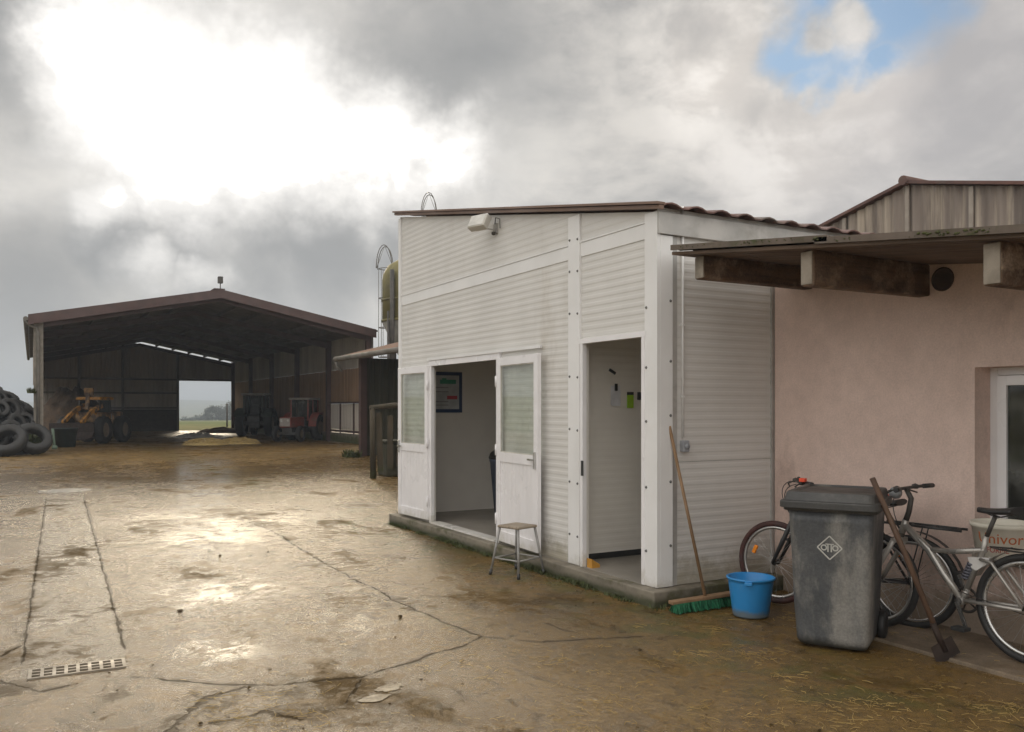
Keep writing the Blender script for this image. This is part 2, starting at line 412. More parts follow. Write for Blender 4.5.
mud = nt.mix(nt.mapr(nD, 0.45, 0.68, 0, .6), mud, (0.29, 0.18, 0.055))
# mud lies thicker by the building and towards the barn
wB = nt.math('ADD', nt.mapr(PX, 1.2, 4.2, 0, 0.17), nt.mapr(PY, 20, 34, 0, 0.12))
mudm = nt.math('ADD', nt.math('ADD', nt.math('MULTIPLY', nA, 0.5), nt.math('MULTIPLY', nE, 0.5)), wB)
mudk = nt.mapr(mudm, 0.50, 0.63)
base = nt.mix(mudk, conc, mud)
nG = nt.noise(mp.outputs[0], 0.75, 10, 0.62, 0.5)
stk = nt.math('MULTIPLY', nt.mapr(nG, 0.50, 0.66, 0, 0.85), nt.mapr(nF, .36, .54, .35, 1))
base = nt.mix(stk, base, (0.085, 0.054, 0.020))
strawm = nt.math('MULTIPLY', nt.mapr(nB, 0.50, 0.62, 0, 0.7), nt.mapr(PY, 19, 30, 0, 1))
base = nt.mix(strawm, base, (0.34, 0.205, 0.06))
grn = nt.math('MULTIPLY', nt.mapr(nB, 0.46, 0.62, 0, 0.6), nt.mapr(nt.math('ABSOLUTE', nt.math('SUBTRACT', PX, 4.1)), 0.15, 0.8, 1, 0))
base = nt.mix(grn, base, (0.075, 0.08, 0.016))
# joints and cracks of the slabs, filled with mud
cw = nt.vmath('ADD', tc, nt.vmath('SCALE', nt.vmath('SUBTRACT', nt.noise(tc, 1.6, 8, .68, color=True), (.5, .5, .5)), .22))
cz = nt.vmath('MULTIPLY', cw, (1.0, 1.0, 0.0))
wn = nt.mapr(nt.noise(tc, 4.5, 6, .7), .35, .68, .08, 1.05)
crk = None
for pts_, w_ in (([(420, 660), (360, 678), (300, 682), (235, 684), (190, 680), (130, 676)], .030), ([(255, 684), (205, 696), (182, 716), (170, 735)], .05),
                 ([(240, 519), (275, 532), (330, 566), (400, 602), (480, 636)], .020), ([(480, 636), (540, 642), (640, 636)], .018), ([(480, 636), (430, 655), (420, 660)], .024),
                 ([(360, 680), (350, 702)], .02), ([(0, 655), (24, 644)], .03), ([(0, 678), (40, 690), (70, 684)], .03), ([(110, 548), (180, 540), (250, 530)], .022), ([(300, 720), (260, 712), (215, 722)], .05)):
    g_ = [gp(*q) for q in pts_]
    for (ax_, ay_), (bx_, by_) in zip(g_[:-1], g_[1:]):
        ba = (bx_ - ax_, by_ - ay_, 0.0); L2_ = ba[0] ** 2 + ba[1] ** 2
        pa = nt.vmath('SUBTRACT', cz, (ax_, ay_, 0.0))
        h_ = nt.math('MULTIPLY', nt.vmath('DOT_PRODUCT', pa, ba), 1 / L2_, clamp=True)
        d_ = nt.vmath('LENGTH', nt.vmath('SUBTRACT', pa, nt.vmath('SCALE', ba, h_)))
        k_ = nt.math('DIVIDE', d_, w_)
        crk = k_ if crk is None else nt.math('MINIMUM', crk, k_)
cxw = nt.math('ADD', PX, nt.math('MULTIPLY', nt.math('SUBTRACT', nt.noise(tc, 3.0, 7, .7), .5), .07))
inY = nt.math('MULTIPLY', nt.mapr(PY, 5.95, 6.3, 0, 1), nt.mapr(PY, 17, 19.2, 1, 0))
ce = nt.math('MINIMUM', nt.math('ABSOLUTE', nt.math('SUBTRACT', cxw, xl)), nt.math('ABSOLUTE', nt.math('SUBTRACT', cxw, xr)))
ce = nt.math('ADD', nt.math('DIVIDE', ce, .022), nt.math('MULTIPLY', nt.math('SUBTRACT', 1.0, inY), 9.0))
crk = nt.math('MINIMUM', crk, ce)
crk = nt.math('DIVIDE', crk, wn)
halo = nt.mapr(crk, .8, 4.5, .55, 0); crkm = nt.mapr(crk, .35, 1.0, 1, 0)
base = nt.mix(halo, base, (0.075, 0.048, 0.02)); base = nt.mix(nt.math('MULTIPLY', crkm, .85), base, (0.04, 0.027, 0.012))
stk = nt.math('MAXIMUM', stk, nt.math('MAXIMUM', nt.math('MULTIPLY', halo, .8), crkm))
# water film and standing puddles
wv_ = nt.vmath('ADD', tc, nt.vmath('SCALE', nt.vmath('SUBTRACT', nt.noise(tc, 2.2, 5, .6, color=True), (.5, .5, .5)), .55))
pk_ = None
for (qx, qy), rr_, st in ((gp(225, 648), .55, .5), (gp(345, 588), .42, .45), (gp(225, 590), 1.0, .5), (gp(190, 540), 1.5, .5), (gp(170, 518), 1.6, .5), (gp(75, 560), .5, .4), (gp(250, 520), 2.0, .45), (gp(60, 620), .4, .4), (gp(470, 610), 1.0, .4), (gp(360, 620), .7, .4), (gp(620, 655), .6, .35)):
    dd = nt.vmath('DISTANCE', wv_, (qx, qy, 0.0)); q = nt.mapr(dd, rr_ * .1, rr_ * 1.1, st * 2, 0)
    pk_ = q if pk_ is None else nt.math('MAXIMUM', pk_, q)
pk_ = nt.math('MINIMUM', pk_, 1.0)
wet = nt.math('ADD', nt.math('MULTIPLY', nA, 0.45), nt.math('MULTIPLY', nF, 0.55))
wet = nt.math('ADD', wet, nt.math('MULTIPLY', nt.math('SUBTRACT', nG, .5), -.35))
film = nt.mapr(wet, 0.415, 0.505)
sm = None
for (qx, qy), rr_ in ((gp(215, 705), .22), (gp(290, 690), .26), (gp(300, 715), .28), (gp(380, 700), .2), (gp(180, 725), .2), (gp(120, 690), .16), (gp(10, 690), .3), (gp(310, 565), .3), (gp(400, 600), .25), (gp(250, 525), .4), (gp(60, 500), .4), (gp(360, 505), .5), (gp(560, 600), .5)):
    q = nt.mapr(nt.vmath('DISTANCE', wv_, (qx, qy, 0.0)), rr_ * .2, rr_ * 1.3, 1, 0)
    sm = q if sm is None else nt.math('MAXIMUM', sm, q)
dirt = nt.math('MULTIPLY', nt.mapr(nt.noise(mp.outputs[0], 3.2, 11, .68, .8), .53, .66, 0, .8), nt.mapr(nA, .38, .58, .25, 1))
base = nt.mix(dirt, base, (0.055, 0.035, 0.013))
stk = nt.math('MAXIMUM', stk, nt.math('MULTIPLY', dirt, .8))
smear = nt.math('MULTIPLY', sm, nt.mapr(nF, .40, .56, .15, 1))
base = nt.mix(nt.math('MULTIPLY', smear, .9), base, (0.06, 0.038, 0.015))
stk = nt.math('MAXIMUM', stk, nt.math('MULTIPLY', smear, .9))
pud = nt.math('MULTIPLY', pk_, nt.mapr(nt.math('ADD', nt.math('MULTIPLY', nF, .5), nt.math('MULTIPLY', nG, -.5)), -.05, .07))
rough = nt.mapr(film, 0, 1, 0.42, 0.085)
rough = nt.math('ADD', rough, nt.math('MULTIPLY', stk, .36))
rough = nt.math('ADD', rough, nt.math('MULTIPLY', chan, .14))
rough = nt.math('ADD', rough, nt.math('MULTIPLY', nt.mapr(PY, 22, 32, 0, 1), 0.30))
rough = nt.math('MULTIPLY', rough, nt.math('SUBTRACT', 1.0, nt.math('MULTIPLY', pud, .50)))
nt.l.new(rough, b.inputs['Roughness'])
base = nt.mix(nt.math('MULTIPLY', pud, .5), base, (0.075, 0.058, 0.034))
nt.l.new(base, b.inputs['Base Color'])
nt.l.new(nt.math('MULTIPLY', nt.mapr(stk, 0, .9, 1, .12), nt.mapr(film, 0, 1, .28, .95)), b.inputs['Specular IOR Level'])
hgt = nt.math('ADD', nt.math('MULTIPLY', nD, 0.75), nt.math('ADD', nt.math('MULTIPLY', nC, 0.9), nt.math('ADD', nt.math('MULTIPLY', nF, 0.9), nt.math('SUBTRACT', nt.math('MULTIPLY', nE, 0.8), nt.math('MULTIPLY', crkm, 1.5)))))
bs = nt.mapr(pud, 0, 1, 0.8, 0.42)
nt.l.new(nt.bump(hgt, bs, 0.012), b.inputs['Normal'])
M_yard = m
m, nt, b = new_mat('field_grass')
tc = nt.node('ShaderNodeTexCoord').outputs['Object']
n1 = nt.noise(tc, 0.02, 5, 0.6); n2 = nt.noise(tc, 0.9, 6)
c = nt.mix(nt.mapr(n1, 0.42, 0.58), (0.10, 0.13, 0.035), (0.17, 0.15, 0.055))
c = nt.mix(nt.mapr(n2, 0.4, 0.7, 0, .6), c, (0.06, 0.085, 0.02))
nt.l.new(c, b.inputs['Base Color']); b.inputs['Roughness'].default_value = 0.9
b.inputs['Specular IOR Level'].default_value = 0.1
M_field = m
gme = make_ground(); gme.materials.append(M_yard); gme.materials.append(M_field)
ground = bpy.data.objects.new('ground', gme); col.objects.link(ground); tag(ground, kind='structure')

# raised concrete strip in front of the pink wall
mb = MB(); mb.box((5.10, -2.0, -0.03), (5.82, 4.55, 0.022), bevel=0.008)
M_pave = mat('pavement_concrete', (0.24, 0.185, 0.13), (0.165, 0.125, 0.085), scale=3, rough=0.7, bump=.5, bscale=20, stain=(0.14, 0.095, 0.05), stain_scale=2.2, stain_lo=.48, stain_hi=.68, grain=.25)
tag(mb.build('pavement', M_pave), kind='structure')

# pale patch of fresh mortar on the slab
mb = MB()
def blob_patch(mb, c, rx, ry, rot, z, n=18, seed=0):
    vs = []
    for k in range(n):
        a = 2 * math.pi * k / n
        r = 1 + .45 * mnoise.noise(Vector((math.cos(a) * 1.5 + seed, math.sin(a) * 1.5, seed))) + .25 * mnoise.noise(Vector((math.cos(a) * 5 + seed, math.sin(a) * 5, seed)))
        x = math.cos(a) * rx * r; y = math.sin(a) * ry * r
        vs.append(mb.bm.verts.new((c[0] + x * math.cos(rot) - y * math.sin(rot), c[1] + x * math.sin(rot) + y * math.cos(rot), z + dip(*c))))
    mb.bm.faces.new(vs)
blob_patch(mb, gp(388, 688), .085, .055, .3, .004, 24, seed=2); blob_patch(mb, gp(374, 699), .095, .045, .1, .0042, 24, seed=5)
tag(mb.build('mortar_patch', mat('pale_mortar', (0.36, 0.30, 0.21), (0.17, .13, .08), scale=14, grain=.3, rough=.5)), 'pale mortar patches on the wet concrete by a crack', 'mortar')

# drain grate
gx, gy = gp(78, 668)
grate = thing('drain_grate', 'pale rusty metal drain grate with square holes set in the concrete', 'grate', (gx, gy, dip(gx, gy) - .010), R(-2))
mb = MB()
W, H = .26, .095
for k in range(9): 
    x = -W + 2 * W * k / 8; mb.box((x - .010, -H, .004), (x + .010, H, .020))
for k in range(4):
    y = -H + 2 * H * k / 3; mb.box((-W - .010, y - .008, .0045), (W + .010, y + .008, .0195))
mb.build('grid', mat('grate_metal', (0.30, 0.26, 0.21), (0.2, .17, .13), scale=10, rough=.45, metal=.3), grate, world=False)
mb = MB(); mb.box((-W - .012, -H - .012, -.01), (W + .012, H + .012, .0042)); mb.build('sump', M_dark, grate, world=False)
hx, hy = gp(65, 491)
mh = thing('manhole_cover', 'pale round manhole cover at the far end of the channel', 'manhole cover', (hx, hy, 0))
mb = MB(); mb.lathe([(0.0, .016), (.28, .016), (.30, .004)], 28); mb.build('cover', mat('cover_metal', (.33, .30, .25), rough=.35), mh, world=False)
mb = MB(); mb.lathe([(.30, .003), (.30, .012), (.46, .012), (.48, 0)], 28); mb.build('collar', mat('cover_collar', (.36, .32, .26), rough=.3), mh, world=False)

# ------------------------------------------------------------------ white panel building
WX, WY0, WY1 = 4.5, 5.57, 11.22
WXB = 9.5
def roof_z(y): return 3.25 + (y - WY0) * (4.30 - 3.25) / (WY1 - WY0)
wb = thing('panel_building', 'white ribbed panel building with open doors and a sloping roof', 'building', (WX, WY0, 0))
PER = 0.069
def rib_profile(z0, z1):
    out = []; k = math.floor(z0 / PER)
    pts = [(0, 0), (0.024, 0.0002), (0.033, 0.0023), (0.057, 0.0025), (0.069, 0)]
    raw = []
    while k * PER < z1 + PER:
        for dz, dp in pts[:-1]: raw.append((k * PER + dz, dp))
        k += 1
    def at(z):
        for (a, pa), (b_, pb) in zip(raw[:-1], raw[1:]):
            if a <= z <= b_: return pa + (pb - pa) * (z - a) / (b_ - a)
        return 0
    out = [(z0, at(z0))] + [q for q in raw if z0 < q[0] < z1] + [(z1, at(z1))]
    return out
def ribbed_front(mb, y0, y1, z0, z1):      # faces -X at X = WX
    mb.sweep([(WX + p, 0, z) for z, p in rib_profile(z0, z1)], [(0, y0, 0), (0, y1, 0)])
def ribbed_side(mb, x0, x1, z0, z1):       # faces -Y at Y = WY0
    mb.sweep([(0, WY0 + p, z) for z, p in rib_profile(z0, z1)], [(x0, 0, 0), (x1, 0, 0)])
FZ = 0.13
D1 = (8.27, 10.14, 2.20)     # double door opening y0,y1,top
D2 = (5.715, 6.655, 2.24)      # single opening
mb = MB()
ZS0, ZS1 = 3.03, 3.16
ribbed_front(mb, WY0, D2[0], FZ, ZS0); ribbed_front(mb, D2[0], D2[1], D2[2], ZS0)
ribbed_front(mb, D2[1], D1[0], FZ, ZS0); ribbed_front(mb, D1[0], D1[1], D1[2], ZS0); ribbed_front(mb, D1[1], WY1, FZ, ZS0)
ribbed_front(mb, WY0, WY1, ZS1, 4.5)
mb.cut((WX, WY0, roof_z(WY0) - .02), Vector((0, -(4.30 - 3.25) / (WY1 - WY0), 1)).normalized())
mb.build('front_wall', M_panel, wb)
mb = MB(); mb.box((WX - .006, WY0, ZS0), (WX + .02, WY1, ZS1))
mb.bar((WX - .008, WY0, ZS1 + .008), (WX - .008, WY1, ZS1 + .008), .012, .012)
mb.build('joint_strip', M_trim, wb)
mb = MB(); ribbed_side(mb, WX, WXB, FZ, 3.27); mb.build('side_wall', M_panel, wb)
# inner faces, back and end wall, partition, ceiling
M_inner = mat('inner_panel', (0.80, 0.765, 0.70), (0.74, 0.70, 0.64), scale=2, rough=0.5)
mb = MB(); mb.box((WX + .06, WY1 - .12, FZ), (WXB, WY1, 4.1)); mb.build('end_wall', M_inner, wb)
mb = MB(); mb.box((7.6, WY0 + .05, FZ), (7.7, WY1 - .12, 3.0)); mb.build('back_wall', M_inner, wb)
mb = MB()
mb.sweep([(0, 6.90 - p * .5, z) for z, p in rib_profile(FZ + .06, 2.62)], [(WX + .06, 0, 0), (7.6, 0, 0)])
mb.box((WX + .06, 6.91, FZ + .06), (7.6, 6.98, 2.62)); 
mb.build('partition', M_inner, wb)
mb = MB(); mb.box((WX + .06, 6.905, FZ), (7.6, 6.975, FZ + .06)); mb.build('skirting', M_black, wb)
mb = MB(); mb.box((WX + .06, WY0 + .05, 2.64), (7.6, WY1 - .12, 2.70)); mb.build('ceiling', M_inner, wb)
mb = MB()
for (a, b_, z0, z1) in [(WY0 + .03, D2[0], FZ, 2.64), (D2[0], D2[1], D2[2], 2.64), (D2[1], D1[0], FZ, 2.64), (D1[0], D1[1], D1[2], 2.64), (D1[1], WY1 - .12, FZ, 2.64)]:
    mb.box((WX + .02, a, z0), (WX + .06, b_, z1))
mb.box((WX + .06, WY0 + .02, FZ), (WXB, WY0 + .05, 3.1))
mb.build('inner_lining', M_inner, wb)
mb = MB(); mb.box((WX - .13, WY0 - .12, -.05), (WXB, WY1 + .10, FZ - .004), bevel=.012); 
pl = mb.build('plinth', M_plinth, wb)
mb = MB(); mb.box((WX - .02, WY0 + .03, FZ - .01), (7.6, WY1 - .1, FZ)); mb.build('floor', M_floor_in, wb)
# white flashings
def screws(mb, pts, ax):
    for p in pts:
        M = Matrix.Translation(p) @ (Matrix.Rotation(R(-90), 4, 'Y') if ax == 'x' else Matrix.Rotation(R(90), 4, 'X'))
        mb.lathe([(0, .008), (.009, .008), (.013, 0)], 8, M)
mb = MB(); mb.box((WX - .022, 6.69, FZ + .002), (WX + .01, 6.885, roof_z(6.7) - .03), bevel=.004)
po = mb.build('post_flashing', M_trim, wb)
mb = MB()
for z in [.4, .9, 1.4, 1.9, 2.5, 2.9, 3.2]:
    screws(mb, [(WX - .022, 6.72, z), (WX - .022, 6.855, z + .01)], 'x')
islands(mb, 'screw_head', M_screw, po)
mb = MB()
mb.box((WX - .024, WY0 - .024, FZ + .001), (WX + .012, WY0 + .14, roof_z(5.7) - .04), bevel=.004)
mb.box((WX + .012, WY0 - .024, FZ + .001), (WX + .145, WY0 + .012, 3.04), bevel=.004)
cf = mb.build('corner_flashing', M_trim, wb)
mb = MB()
for z in [.42, .95, 1.5, 1.95, 2.45]:
    screws(mb, [(WX - .024, WY0 + .115, z)], 'x')
    screws(mb, [(WX + .12, WY0 - .024, z + .05)], 'y')
islands(mb, 'screw_head', M_screw, cf)
mb = MB(); mb.box((WX + .145, WY0 - .006, FZ + .001), (WX + .205, WY0 + .012, 3.04)); mb.build('edge_flashing', M_galv, wb)
mb = MB(); mb.box((WX - .02, WY1 - .07, FZ), (WX + .01, WY1 + .02, 4.25), bevel=.004); mb.build('end_flashing', M_trim, wb)
mb = MB(); mb.box((5.79, WY0 - .016, FZ), (5.815, WY0 + .012, 2.9)); mb.build('joint_flashing', M_galv, wb)
mb = MB(); mb.box((WX - .02, WY0 - .045, 3.045), (WXB, WY0 + .012, 3.225), bevel=.003); mb.build('eave_fascia', M_galv, wb)
# roof of profiled sheet
mb = MB()
prof = []; x = WX - .13
def rx_profile(x0, x1, per, h):
    out = []; x = x0
    while x < x1:
        for f, hh in ((0, 0), (.12, 0), (.32, .75), (.5, 1), (.68, .75), (.88, 0)):
            out.append((x + f * per, hh * h))
        x += per
    return out
prof = [(x_, 0, h_) for x_, h_ in rx_profile(WX - .08, WXB + .2, .275, .032)]
y0, y1 = WY0 - .12, WY1 + .02
mb.sweep([(p[0], y0, roof_z(y0) + .03 + p[2]) for p in prof], [(0, 0, 0), (0, y1 - y0, roof_z(y1) - roof_z(y0))])
mb.sweep([(p[0], y0, roof_z(y0) + .018 + p[2]) for p in prof], [(0, 0, 0), (0, y1 - y0, roof_z(y1) - roof_z(y0))])
for a, b_ in zip(prof[:-1], prof[1:]):
    z = roof_z(y0)
    mb.quad((a[0], y0, z + .018 + a[2]), (b_[0], y0, z + .018 + b_[2]), (b_[0], y0, z + .03 + b_[2]), (a[0], y0, z + .03 + a[2]))
mb.build('roof', M_tile, wb)
mb = MB()
mb.bar((WX - .055, y0, roof_z(y0) + .012), (WX - .055, y1, roof_z(y1) + .012), .05, .03)
mb.bar((WX - .065, y0 - .01, roof_z(y0) + .042), (WX - .065, y1 + .01, roof_z(y1) + .042), .08, .02)
mb.build('verge_trim', M_fascia, wb)
mb = MB(); mb.prism([(WX + .02, WY0 + .02, 3.1), (WX + .02, WY1 - .02, 3.1), (WX + .02, WY1 - .02, roof_z(WY1) - .03), (WX + .02, WY0 + .02, roof_z(WY0) - .03)], (0, 0, 0), (.03, 0, 0)); mb.build('gable_backing', M_inner, wb)
# door frames
def frame_x(y0, y1, zt, name, t=.06, dp=.015):
    mb = MB()
    mb.box((WX - .03, y1 - t, FZ + .001), (WX + dp, y1 + .012, zt)); mb.box((WX - .03, y0 - .012, FZ + .001), (WX + dp, y0 + t, zt))
    mb.box((WX - .032, y0 - .02, zt - t), (WX + dp + .002, y1 + .02, zt + .015))
    return mb.build(name, M_upvc, wb)
frame_x(D1[0], D1[1], D1[2], 'double_door_frame', .055); fr2 = frame_x(D2[0], D2[1], D2[2], 'door_frame', .03)
mb = MB(); mb.box((WX - .036, D2[1] - .045, .98), (WX - .029, D2[1] - .01, 1.12)); mb.build('strike_plate', M_black, fr2)
mb = MB(); mb.box((WX - .045, D1[0] - .9, D1[2] + .016), (WX - .015, D1[1] + .05, D1[2] + .045)); mb.build('drip_bar', M_trim, wb)
mb = MB(); mb.box((WX - .05, D1[0] + .07, FZ), (WX + .08, D1[1] - .07, FZ + .022)); mb.build('threshold', M_upvc, wb)
# door leaves, folded back against the wall
def leaf(hy, sgn, ang, label):
    L = .97 if sgn < 0 else .90
    z0, z1, t = .165, 2.155, .045
    mb = MB(); s = .085
    mb.box((0, 0, z0), (t, s, z1), bevel=.004); mb.box((0, L - s, z0), (t, L, z1), bevel=.004)
    for a, b_ in ((z0, z0 + .11), (1.03, 1.13), (z1 - s, z1)): mb.box((.0015, s, a), (t - .0015, L - s, b_))
    fr = mb.build('door_leaf', M_upvc, None)
    fr.parent = wb; fr.location = (-.055, hy - WY0, 0)
    fr.rotation_euler = (0, 0, ang)
    if sgn < 0: fr.scale = (1, -1, 1)
    fr['label'] = label
    mb = MB()
    y = s
    while y < L - s - .01:
        w = min(.09, L - s - y); mb.box((.014, y + .002, z0 + .11), (t - .014, y + w - .002, 1.03)); y += w
    mb.box((.018, s, z0 + .11), (t - .018, L - s, 1.03))
    mb.build('lower_panel', M_upvc, fr, world=False)
    mb = MB(); mb.box((.018, s, 1.13), (.026, L - s, z1 - s)); mb.build('pane', M_glass, fr, world=False)
    mb = MB()
    for a, b_ in ((1.13, 1.142), (z1 - s - .012, z1 - s)): mb.box((.010, s, a), (.0175, L - s, b_))
    mb.box((.010, s, 1.142), (.0175, s + .012, z1 - s - .012)); mb.box((.010, L - s - .012, 1.142), (.0175, L - s, z1 - s - .012))
    mb.build('glazing_bead', mat('bead', (.6, .57, .5), rough=.5), fr, world=False)
    mb = MB()
    for z in (.4, 1.15, 1.9): mb.tube([(-.004, -.006, z - .06), (-.004, -.006, z + .06)], .012, 8)
    islands(mb, 'hinge', M_upvc, fr, False)
    mb = MB(); mb.box((-.02, L - .06, 1.0), (0, L - .03, 1.17), bevel=.004); mb.bar((-.03, L - .045, 1.09), (-.03, L - .16, 1.09), .014, .018)
    mb.build('handle', M_alu, fr, world=False)
    return fr
leaf(8.27, -1, R(-3.5), 'white half glazed leaf folded back to the right')
leaf(10.15, 1, R(3), 'white half glazed leaf folded back to the left')

mb = MB(); mb.box((WX + .21, WY0 - .0008, 1.157), (5.79, WY0 + .006, 1.161)); mb.build('panel_joint', mat('joint_grey', (.36, .35, .33), rough=.7), wb)
# conduit with junction box on the side wall
mb = MB(); mb.tube([(4.755, WY0 - .018, 3.3), (4.755, WY0 - .018, 1.36)], .010, 8)
for z in (1.7, 2.3, 2.9): mb.box((4.74, WY0 - .03, z), (4.77, WY0 + .0, z + .015))
cond = tag(mb.build('cable_conduit', M_trim, wb))
mb = MB(); mb.box((4.735, WY0 - .055, 1.245), (4.80, WY0 - .001, 1.34), bevel=.008)
mb.lathe([(0, .0), (.022, 0), (.022, .015), (0, .015)], 14, Matrix.Translation((4.768, WY0 - .055, 1.292)) @ Matrix.Rotation(R(90), 4, 'X'))
mb.build('junction_box', mat('box_grey', (.33, .34, .36), rough=.5), wb)

# floodlight
fl = thing('floodlight', 'white floodlight on a bracket under the roof edge', 'floodlight', (WX, 8.38, 3.60))
mb = MB(); M = Matrix.Translation((-.22, .06, .07)) @ Matrix.Rotation(R(20), 4, 'Z') @ Matrix.Rotation(R(28), 4, 'Y')
mb.box((-.055, -.15, -.10), (.05, .15, .10), M, bevel=.012); mb.box((.05, -.10, -.07), (.085, .10, .07), M, bevel=.01); mb.build('housing', M_trim, fl, world=False); fl.scale = (.82, .82, .82)
mb = MB(); mb.box((-.062, -.135, -.085), (-.056, .135, .085), M); mb.build('lens', mat('lens', (.62, .60, .55), rough=.15), fl, world=False)
mb = MB(); mb.bar((-.16, .05, .0), (-.03, -.02, -.02), .03, .012); mb.bar((-.03, -.02, -.05), (-.03, -.02, .05), .035, .035); mb.box((-.022, -.06, -.07), (0, .02, .07)); mb.build('bracket', M_galv, fl, world=False)
mb = MB(); mb.lathe([(0, -.10), (.025, -.09), (.03, -.06), (.02, -.05), (0, -.05)], 12, Matrix.Translation((-.05, -.02, 0))); mb.build('motion_sensor', M_darkmetal, fl, world=False)
mb = MB(); mb.tube([(-.03, -.02, .05), (-.05, -.08, .13), (-.03, -.16, .10), (-.015, -.14, -.02)], .006, 6); mb.build('cable', M_black, fl, world=False)

# inside: poster, notes, clips, bin, wedge
po = thing('wall_poster', 'poster in a blue frame on the inside wall of the left doorway', 'poster', (5.13, WY1 - .12, 1.83))
mb = MB(); mb.box((-.27, -.012, -.29), (.27, -.002, .29)); mb.build('frame', M_navy, po, world=False)
mb = MB(); mb.box((-.22, -.0145, -.24), (.22, -.0125, .24)); mb.build('sheet', mat('poster_sheet', (.52, .54, .55), rough=.5), po, world=False)
mb = MB(); mb.box((-.08, -.017, .12), (.17, -.015, .18)); mb.box((-.05, -.017, .18), (.02, -.015, .2)); mb.build('green_print', mat('poster_green', (.05, .32, .20), rough=.5), po, world=False)
mb = MB(); mb.box((.03, -.017, -.10), (.19, -.015, -.05)); mb.build('red_print', mat('poster_red', (.45, .05, .06), rough=.5), po, world=False)
mb = MB()
for z in (.06, .0, -.14, -.19): mb.box((-.15, -.017, z), (.05, -.015, z + .014))
islands(mb, 'grey_print', mat('poster_grey', (.3, .3, .32), rough=.5), po, False)
py_ = 6.898
nt_ = thing('paper_note', 'white paper sheets clipped to the wall inside the right doorway', 'paper', (5.04, py_, 1.76))
mb = MB(); mb.box((-.055, -.010, -.12), (.055, -.007, .07)); mb.box((-.045, -.014, -.13), (.06, -.011, .02)); mb.build('sheet', M_paper, nt_, world=False)
mb = MB(); mb.box((-.013, -.03, .02), (.013, -.015, .09)); mb.build('clip', M_black, nt_, world=False)
pad = thing('lime_notepad', 'bright lime green notepad with black edge on the inside wall', 'notepad', (5.22, py_, 1.69))
mb = MB(); mb.box((-.036, -.020, -.08), (.036, -.007, .05)); mb.build('pages', M_neon, pad, world=False)
mb = MB(); mb.box((-.036, -.022, .05), (.036, -.006, .08)); mb.build('binding', M_black, pad, world=False)
mb = MB(); mb.box((-.04, -.02, -.013), (.04, -.006, .013), Matrix.Translation((5.0, py_, 1.97)) @ Matrix.Rotation(R(28), 4, 'Y')); 
tag(mb.build('magnetic_clip', M_black), 'small slanted black clip on the wall above the white papers', 'clip')
mb = MB(); mb.box((5.31, py_ - .03, 1.69), (5.345, py_ - .006, 1.77), bevel=.004); tag(mb.build('wall_switch', M_black), 'small black switch beside the lime green notepad', 'switch')
mb = MB(); mb.prism([(4.51, 6.53, FZ), (4.60, 6.53, FZ), (4.60, 6.53, FZ + .03), (4.51, 6.53, FZ + .085)], (0, 0, 0), (0, .08, 0)); tag(mb.build('door_wedge', mat('wedge', (.55, .27, .04), rough=.7)), 'small orange wooden wedge at the foot of the right doorway', 'wedge')
ib = thing('indoor_bin', 'dark blue-grey bin standing inside the left doorway', 'bin', (5.70, 10.3, FZ), R(-20))
mb = MB(); rings = mb.lathe([(0, 0), (.17, 0), (.235, .74), (.245, .75), (.245, .78), (.23, .78)], 20); mb.build('body', mat('indoor_bin_body', (.10, .12, .17), rough=.5), ib, world=False)
mb = MB(); mb.lathe([(.25, .78), (.255, .80), (.23, .86), (.14, .93), (0, .95)], 20); mb.build('lid', M_black, ib, world=False)

# ------------------------------------------------------------------ pink building with lean-to roof
PXW = 5.82
def can_z(y): return 2.87 + (y - 5.28) * 0.122
pk = thing('rendered_building', 'pink rendered farm building with exposed roof beams and a small window', 'building', (PXW, 4.5, 0))
WN = (2.45, 3.68, .58, 1.90)   # window y0,y1,z0,z1
mb = MB()
def wall_piece(y0, y1, z0, z1=None):
    za = z1 if z1 is not None else can_z(y0) - .03; zb = z1 if z1 is not None else can_z(y1) - .03
    mb.prism([(PXW, y0, z0), (PXW, y1, z0), (PXW, y1, zb), (PXW, y0, za)], (0, 0, 0), (.30, 0, 0))
wall_piece(WN[1], WY0 - .02, -.05); wall_piece(-2.0, WN[0], -.05); wall_piece(WN[0], WN[1], -.05, WN[2]); wall_piece(WN[0], WN[1], WN[3])
mb.box((9.0, -2, -.05), (9.2, WY0 - .13, 2.2)); mb.box((PXW + .3, -2.2, -.05), (9.2, -2.0, 2.0))
mb.build('wall', M_render, pk)
mb = MB(); mb.box((PXW + .3, -2, -.02), (9, WY0 - .13, .01)); mb.build('floor', M_dark, pk)
# roof sheets
mb = MB()
per = .177; N = int((9.3 - 4.46) / (per / 6))
prof = [(4.46 + k * per / 6, .014 * math.cos(2 * math.pi * k / 6)) for k in range(N + 1)]
def roof_sheet(y0, y1, dz):
    top = [(x_, y0, can_z(y0) + h_ + dz + .010) for x_, h_ in prof]; bot = [(x_, y0, can_z(y0) + h_ + dz) for x_, h_ in prof]
    off = (0, y1 - y0, can_z(y1) - can_z(y0))
    mb.sweep(top, [(0, 0, 0), off]); mb.sweep(bot, [(0, 0, 0), off])
    for o in ((0, 0, 0), off):
        for k in range(len(prof) - 1):
            mb.quad(*[Vector(q) + Vector(o) for q in (bot[k], bot[k + 1], top[k + 1], top[k])])
    for k in (0, -1): mb.quad(Vector(bot[k]), Vector(bot[k]) + Vector(off), Vector(top[k]) + Vector(off), Vector(top[k]))
    # turned-down outer edge
    mb.prism([(4.447, y0, can_z(y0) + dz - .018), (4.459, y0, can_z(y0) + dz - .018), (4.459, y0, can_z(y0) + dz + .024), (4.447, y0, can_z(y0) + dz + .024)], (0, 0, 0), off)
